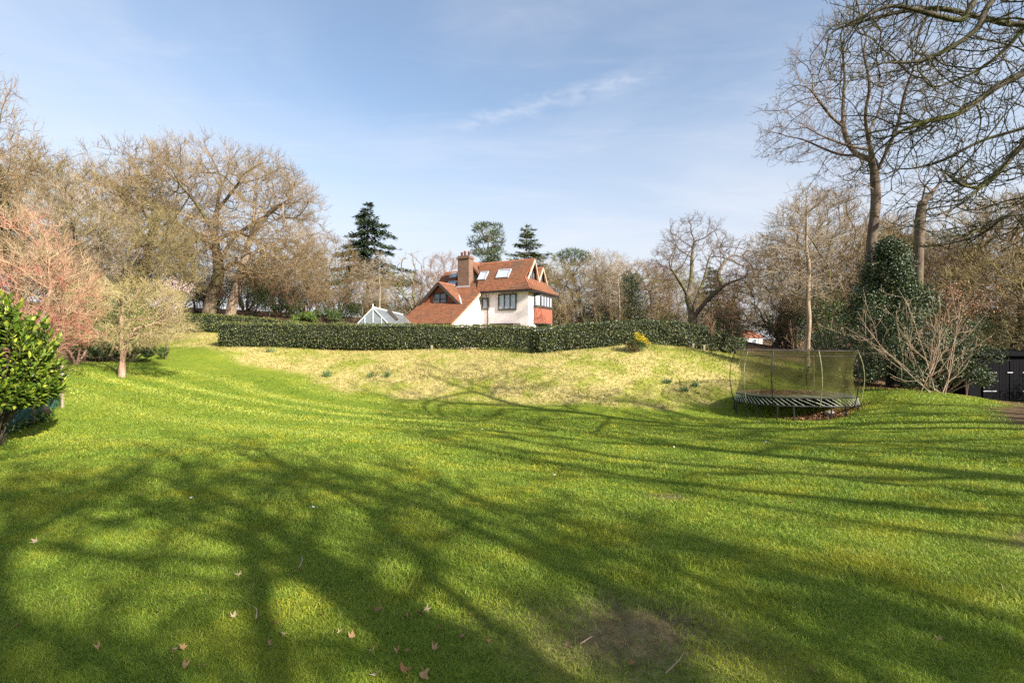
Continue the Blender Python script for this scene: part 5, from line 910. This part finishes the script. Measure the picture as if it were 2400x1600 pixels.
# mesh fence, posts, cut logs and ivy at the left edge
M['wire_green'] = simple('wire_green', (0.03, 0.13, 0.12), (0.06, 0.20, 0.18), 4, 0.5)
p0, p1 = GP(-10, 10.0), GP(150, 12.2); fe = empty('mesh_fence', p0); tag(fe, 'low teal wire mesh fence under the laurel at the left edge', 'fence')
segs = []; nvw = 60; hf = .85; dv_ = p1-p0
def fpt(t, z): q_ = p0+dv_*t; return np.array([q_[0], q_[1], G(q_[0], q_[1])+z])-p0
for k in range(-14, nvw+1):
    for sgn in (1, -1):
        a_ = k/nvw; b__ = a_+sgn*14/nvw*.9; t0_, t1_ = a_, b__
        if 0 <= min(t0_, t1_) and max(t0_, t1_) <= 1: segs.append(np.stack([fpt(t0_, .05), fpt((t0_+t1_)/2, hf/2), fpt(t1_, hf)]))
V, F = tubes(np.stack(segs), np.full((len(segs), 3), .0042), 3); mk_mesh('mesh_panel', V, F, M['wire_green'], fe)
for t_ in (.05, .5, .97):
    b = MB(); q_ = fpt(t_, 0)+p0; b.tube([q_+(0, 0, -.1), q_+(0, 0, 1.0)], .035, 7); b.build('post', M['post_wood'], fe)
for (ax_, bx_, d1, d2, r_, lab) in (((62, 905), (112, 966), 11.6, 10.6, .055, 'pale cut pole leaning out of the mesh fence'), ((88, 880), (78, 905), 12.6, 12.2, .05, 'short pale cut stem behind the mesh fence')):
    a_, c_ = W(ax_[0], ax_[1], d1), W(bx_[0], bx_[1], d2); c_[2] = max(c_[2], G(c_[0], c_[1])+.02); b = MB(); b.tube(smooth_path([a_, (a_+c_)/2+(0, 0, .01), c_], 7), [r_*.9, r_, r_*1.02, r_, r_*.98, r_, r_], 9); tag(b.build('cut_pole', M['bark_pale'], None, True), lab, 'log')
rg = np.random.default_rng(91); n = 60; px = rg.uniform(-60, 105, n); y = rg.uniform(10.2, 11.3, n)+np.clip(px, 0, 200)*.011; x = (px-1200)/FPX*y; g0 = GP(40, 10.8); cen = np.stack([x, y, gz(x, y)+.08], 1)-g0
V, F = clump_leaves(rg, cen, np.full(len(cen), .26), 90, .075, .06, .5, .6, .9); o = mk_mesh('ivy_ground_cover', V, F, M['ivy_leaf']); o.location = tuple(g0); tag(o, 'ivy and weeds trailing along the foot of the mesh fence', 'ground cover', kind='stuff')
def tuft(name, g, n, h, w, mat, label, cat, group=None, spread=.15, lean=.5, seed=1):
    rg = np.random.default_rng(seed); b0 = np.stack([rg.normal(0, spread, n), rg.normal(0, spread, n), np.zeros(n)-.02], 1); d = nrm(np.stack([rg.normal(0, lean, n), rg.normal(0, lean, n), np.ones(n)], 1)); V, F = leaves(b0, d, rdir(rg, n), h*rg.uniform(.6, 1.2, n), np.full(n, w)); o = mk_mesh(name, V, F, M[mat]); o.location = tuple(g); return tag(o, label, cat, group)
for i, (px, py, d, lab, nn_) in enumerate([(768, 868, 24.2, 'largest clump of daffodil leaves at the left edge of the dry bank', 80), (870, 872, 24, 'clump of daffodil leaves on the bank, middle of the three', 34), (906, 874, 24, 'clump of daffodil leaves on the bank, rightmost of the three', 36), (632, 822, 27.4, 'daffodil leaves at the foot of the long hedge', 40), (1562, 898, 21.9, 'leafy weed clump on the right of the bank', 30), (1600, 920, 21.2, 'leafy weed clump low on the bank near the trampoline', 34), (1628, 900, 21.6, 'leafy weed clump on the bank nearest the trampoline net', 28)]):
    tuft('daffodil_clump' if i < 4 else 'weed_clump', GP(px, d), nn_, .34 if i < 4 else .26, .035 if i < 4 else .06, 'daffodil_leaf', lab, 'plant', 'leafy clumps on the bank', .09, .45, 200+i)
# gorse
rg = np.random.default_rng(92); g = GP(1492, 25.4); n = 26; d = rdir(rg, n); d[:, 2] = np.abs(d[:, 2]); cen = d*np.array([.55, .45, .62])*rg.uniform(.5, 1, (n, 1))+np.array([0, 0, .12])
go = two('gorse_bush', g, tubes(np.stack([smooth_path([(0, 0, -.1), c*.6, c], 6) for c in cen]), np.linspace(.016, .006, 6)[None].repeat(n, 0), 4), clump_leaves(rg, cen, np.full(n, .2), 110, .10, .018, .2), 'bark_mossy', 'shrub_leaf', 'gorse bush with yellow flowers on top of the bank', 'shrub', tname='stems', cname='foliage')
fl = cen[(cen[:, 0] > -.12) & (cen[:, 2] > .3)]+np.array([.06, -.03, .14]); V, F = clump_leaves(rg, fl, np.full(len(fl), .17), 60, .045, .04, .4); mk_mesh('flowers', V, F, M['yellow_flower'], go)
V, F = clump_leaves(rg, np.array([[-.45, 0, .2], [-.3, -.1, .35], [-.15, -.15, .2]]), np.full(3, .26), 160, .09, .014, .2); mk_mesh('dead_growth', V, F, M['dead_leaf'], go)
# sapling
rg = np.random.default_rng(93); g = GP(1667, 26.2); A0 = grow(rg, np.array([[0, 0, -.05]]), np.array([[0, 0, 1.0]]), np.array([1.9]), np.array([.024]), .008, 9, .04, .1); A1 = children_of(rg, *A0, 14, .45, 1, 42, 10, .42, 6, .12, .12, .6, .006); A2 = children_of(rg, *A1, 7, .2, 1, 38, 10, .5, 4, .15, .1, .6, .005)
two('sapling', g, tube_lv([(A0, 6)]), tube_lv([(A1, 3), (A2, 3)]), 'bark_grey', 'twig_red', 'thin young russet-twigged tree on the bank by the curving hedge')

# ------------------------------------------------------------------ litter, fallen leaves, stones, daisies
def litter(name, x, y, z, seed, label, ln=.07, up=.03):
    rg = np.random.default_rng(seed); n = len(x); a = rg.uniform(0, 6.28, n); ax = nrm(np.stack([np.cos(a), np.sin(a), rg.normal(0, .2, n)], 1)); no = nrm(np.array([0, 0, 1.0])+rg.normal(0, .45, (n, 3))); V, F = leaves(np.stack([x, y, z+rg.uniform(.005, up, n)], 1), ax, no, ln*rg.uniform(.5, 1.4, n), ln*.65*rg.uniform(.6, 1.3, n), .3); return tag(mk_mesh(name, V, F, M['dead_leaf']), label, 'leaves', kind='stuff')
rg = np.random.default_rng(95); n = 1500; x = tcx+rg.normal(.65, .6, n); y = 18.2+rg.normal(0, .3, n); litter('leaf_litter', x, y, gzn(x, y)+.03, 1, 'brown fallen leaves on the bare ground under the trampoline')
n = 2300; x = tcx+np.where(rg.random(n) < .75, rg.normal(-.55, .55, n), rg.normal(.75, .5, n)); y = tcy+rg.normal(.25, .42, n); k = poly_sd(x, y, [EL(a)[:2] for a in angs]) > .05; x, y = x[k], y[k]; litter('leaf_heap', x, y, tz+.82+.10*np.exp(-((x-tcx+.55)**2/.4+(y-tcy-.25)**2/.2))*rg.random(len(x)), 2, 'brown fallen leaves heaped on the trampoline mat')
n = 3200; px = rg.uniform(1975, 2300, n); d = rg.uniform(18.8, 22.5, n); x = (px-1200)/FPX*d; k = (d > 19.6+.35*np.sin(px*.02)); x, y = x[k], d[k]; litter('leaf_litter', x, y, gzn(x, y), 3, 'brown fallen leaves under the holly')
n = 420; x, y = fan(n, 2.2, 9, rg); litter('leaf_debris', x, y, gzn(x, y)+.012, 4, 'tiny brown leaf fragments and bits scattered in the near grass', .016, .02)
M['stone'] = simple('stone', (0.40, 0.36, 0.30), (0.58, 0.54, 0.47), 5, 0.85, bmp=.4)
def stone(px, d, r, seed, label):
    import bmesh
    bm = bmesh.new(); bmesh.ops.create_icosphere(bm, subdivisions=3, radius=r); rg = np.random.default_rng(seed); ph = rg.uniform(0, 6, 6)
    for v in bm.verts:
        c = v.co/r; f = 1+.13*math.sin(3*c.x+ph[0])+.1*math.sin(4*c.y+ph[1])+.08*math.sin(5*c.z+ph[2]+2*c.x); v.co = v.co*f; v.co.z *= .62; v.co.x *= 1.35
    me = bpy.data.meshes.new('stone'); bm.to_mesh(me); bm.free(); me.materials.append(M['stone']); me.polygons.foreach_set('use_smooth', np.ones(len(me.polygons), bool)); o = bpy.data.objects.new('stone', me); col.objects.link(o); g = GP(px, d); o.location = (g[0], g[1], g[2]+r*.35); tag(o, label, 'stone')
stone(1948, 18.2, .15, 1, 'pale rounded stone lying under the right of the trampoline')
# fallen leaves on the near lawn, one by one
def leaf_shape(seed):
    rg = random.Random(seed); lobes = [(0, 1.0), (38, .5), (58, .88), (95, .42), (122, .66), (160, .3)]; pts = [(a+rg.uniform(-8, 8), r*rg.uniform(.55, 1.15)) for a, r in lobes]+[(180, .12)]+[(360-a+rg.uniform(-8, 8), r*rg.uniform(.45, 1.15)) for a, r in lobes[:0:-1]]; V = [(0, 0, 0)]
    cv = rg.uniform(-.7, .8); cw = rg.uniform(.5, 1.5)
    for a, r in pts: x_, y_ = math.sin(R(a))*r, math.cos(R(a))*r; V.append((x_*(1-.25*cw*abs(x_)), y_, cw*x_*x_+cv*y_*y_*.8+rg.uniform(-.06, .06)))
    n = len(pts); F = [(0, i+1, (i+1) % n+1) for i in range(n)]; n0 = len(V); V += [(0, -.1, 0), (.03, -.12, .0), (.05, -.85, .18), (.02, -.85, .18)]; F.append((n0, n0+1, n0+2)); F.append((n0, n0+2, n0+3)); return np.array(V), np.array(F)
def lm(name, a, b_): return simple(name, a, b_, 14, 0.75, 0.25)
LM = [lm('leaf_tan', (0.34, 0.19, 0.08), (0.50, 0.31, 0.15)), lm('leaf_brown', (0.22, 0.10, 0.05), (0.36, 0.18, 0.09)), lm('leaf_pale', (0.46, 0.34, 0.19), (0.58, 0.45, 0.28))]
protoL = []
for i in range(6):
    V, F = leaf_shape(i); o = mk_mesh('fallen_leaf', V, F, LM[i % 3]); protoL.append(o)
def on_ground(px, py):
    d = 1.7*FPX/(py-800)
    for _ in range(12): x = (px-1200)/FPX*d; d = (CAMZ-float(gzn(np.array([x]), np.array([d]))[0]))*FPX/(py-800)
    x = (px-1200)/FPX*d; return np.array([x, d, float(gzn(np.array([x]), np.array([d]))[0])])
spots = [(82,1275,1.2,2),(558,1351,1.2,2),(546,1451,1,2),(644,1465,1.1,1),(757,1447,1.1,1),(408,1532,1.1,2),(430,1525,.9,0),(434,1567,1,0),(476,1569,1,0),(631,1515,1.1,0),(660,1492,.9,2),(794,1489,.7,2),(233,1523,.8,0),(41,1470,1,1),(887,1435,1.3,1),(979,1443,1.3,0),(999,1435,1,2),(951,1453,1,1),(824,1499,1.1,0),(1030,1477,.8,0),(873,1530,1,2),(933,1535,.9,0),(955,1533,.8,1),(1019,1530,1.2,0),(1086,1496,.7,1),(1145,1508,.8,1),(941,1576,1.6,1),(996,1586,1.6,0),(882,1588,1.2,2),(1331,1516,.8,0),(2204,1507,.8,0),(1902,1576,1,1),(1755,1509,.7,0),(1850,1180,1.2,0),(700,1345,.8,1),(590,1395,.7,1),(1100,1445,.8,1),(1480,1560,.8,1),(1215,1490,.8,1)]
rl = random.Random(9); usedL = set(); own = {0: 'dry pale leaf lying alone at the far left of the near lawn', 26: 'largest curled brown leaf at the bottom edge of the lawn', 27: 'big tan leaf at the bottom edge, right of the curled brown one', 1: 'pale star-shaped leaf alone in the shade left of centre', 33: 'single tan leaf far out on the sunlit right lawn', 14: 'long rolled reddish leaf just above the leaf cluster', 30: 'small tan leaf standing upright on the lawn at lower right'}
for i, (px, py, sc, ci) in enumerate(spots):
    k = ci+3*rl.randrange(2); o = protoL[k] if k not in usedL else protoL[k].copy()
    if k in usedL: col.objects.link(o)
    usedL.add(k); g = on_ground(px, py); o.location = (g[0], g[1], g[2]+.020); s_ = .040*sc; o.scale = (s_, s_, s_); o.rotation_euler = (rl.uniform(-.9, .9), rl.uniform(-.9, .9), rl.uniform(0, 6.28))
    tag(o, own.get(i, 'dry fallen leaf half sunk in the grass of the near lawn'), 'fallen leaf', 'fallen leaves on the near lawn')
for i, o in enumerate(protoL):
    if i not in usedL: bpy.data.objects.remove(o)
for (px, py, L, a, lab) in ((700, 1340, .22, 1.9, 'thin curved twig on the shaded lawn left of centre'), (1360, 1520, .10, .6, 'short twig lying in the worn patch of the lawn'), (1560, 1590, .22, .8, 'thin pale twig at the bottom edge right of centre'), (600, 1460, .16, 2.2, 'thin twig among the fallen leaves at lower left')):
    g = on_ground(px, py); b = MB(); dd = np.array([math.cos(a), math.sin(a), 0]); b.tube(smooth_path([g+(0, 0, .03), g+dd*L*.5+(.02, 0, .05), g+dd*L+(0, .02, .03)], 7), np.linspace(.004, .002, 7), 5); tag(b.build('fallen_twig', M['twig_pale'], None, True), lab, 'twig', 'twigs on the near lawn')
M['daisy'] = simple('daisy', (0.72, 0.72, 0.68), (0.80, 0.80, 0.76), 4, 0.6)
V = [(0, 0, .0)]+[(math.cos(k*math.pi/8)*(1 if k % 2 else .7), math.sin(k*math.pi/8)*(1 if k % 2 else .7), .12) for k in range(16)]; dz = mk_mesh('daisy', np.array(V), np.array([(0, i+1, (i+1) % 16+1) for i in range(16)]), M['daisy'])
for i, (px, py) in enumerate([(448, 1176), (734, 1198), (1742, 1168), (2150, 1203), (1465, 1218), (740, 1075), (1300, 1120), (1580, 1052), (1000, 968), (1010, 970), (2080, 1040), (75, 1085), (1795, 1040), (1130, 1010), (1960, 1190), (520, 1100)]):
    o = dz if i == 0 else dz.copy()
    if i: col.objects.link(o)
    g = on_ground(px, py); o.location = (g[0], g[1], g[2]+.05); s_ = .011+.0009*g[1]; o.scale = (s_,)*3; o.rotation_euler = (R(25), 0, i); tag(o, 'tiny white daisy dotted in the open lawn', 'daisy', 'daisies on the lawn')

# ------------------------------------------------------------------ trees standing behind the photographer, whose shadows lie on the lawn
def plant(pr, x, y, sc, rz, lab):
    c = copy_tree(pr); c.location = (x, y, G(x, y)-.05); c.scale = (sc, sc, sc) if np.isscalar(sc) else sc; c.rotation_euler = (0, 0, rz); c['label'] = lab; return c
PH = proto('shade_tree', 38, 'bark_oak', 'twig_tan', (4.2, (.04, 0), .14), [(1, (0, 0, 6.6), (3.4, 3.4, 3.2))], 460, step=.33, r0=.26, rt=.022, jit=.35, twl=.7, ntw=2, nsub=1, twr=.014)
placed.append(PH)
PH.location = (9.2, -6.7, G(9.2, -6.7)-.05); PH.scale = (1.25, 1.25, 1.25); PH.rotation_euler = (0, 0, .3); PH['label'] = 'bare tree behind the photographer, nearest on the right'
plant(PH, 14.6, -10.2, 1.15, 1.7, 'bare tree behind the photographer, further right')
plant(PH, 4.2, -9.3, 1.45, 2.9, 'bare tree directly behind the photographer')
plant(PH, 18.6, -2.8, 1.6, 4.4, 'tall bare tree to the right behind the photographer')
plant(PH, 7.0, -4.6, .95, 5.2, 'small bare tree just behind the photographer on the right')
plant(PH, 11.0, -11.5, 1.6, 3.6, 'tall bare tree well behind the photographer')
plant(PH, 24.5, .5, 1.6, .9, 'bare tree out to the right of the photographer')
for i, (px, d, w, h, lab) in enumerate([(420, 58, 6, 6.5, 'dark evergreen tree mass behind the slim trunks left of the big oak'), (500, 60, 6, 6.0, 'dark evergreen mass directly behind the big oak trunk'), (575, 60, 6, 6.5, 'dark evergreen mass behind the leaning pale trunk'), (650, 62, 6, 5.5, 'dark evergreen mass behind the russet brushwood'), (720, 62, 6, 6.0, 'dark evergreen mass left of the small bare tree by the fir'), (790, 62, 6, 6.5, 'dark evergreen mass left of the tall fir'), (985, 66, 6, 5.0, 'dark evergreen mass behind the house, left of the chimney'), (1290, 60, 5, 5.0, 'dark evergreen mass behind the right corner of the house'), (1380, 64, 6, 5.0, 'dark evergreen mass deep in the wood below the flat-topped pine'), (1460, 64, 6, 5.0, 'dark evergreen mass behind the ivy-clad trunk'), (1560, 66, 6, 5.0, 'dark evergreen mass left behind the spreading oak'), (180, 52, 7, 7.0, 'dark evergreen mass high behind the small round tree'), (40, 50, 7, 7.0, 'dark evergreen mass behind the pink shrub'), (320, 52, 6, 6.0, 'dark evergreen mass between the round tree and the big oak'), (2000, 40, 6, 6, 'dark evergreen mass behind the tall tree'), (2120, 40, 6, 5.5, 'dark evergreen mass behind the broken-topped trunk'), (2420, 38, 6, 6, 'dark evergreen mass far behind the shed')]):
    shrub(px, d, w, h, 300+i, lab, 'shrub_leaf', n=16, per=240, leaf=.19)
shrub(3080, 18.5, 6, 5.6, 400, 'big unseen evergreen shrub added beyond the right edge to shade the shed', 'holly_leaf', n=16, per=420, leaf=.11)  # out of view, added so that its shadow falls on the shed
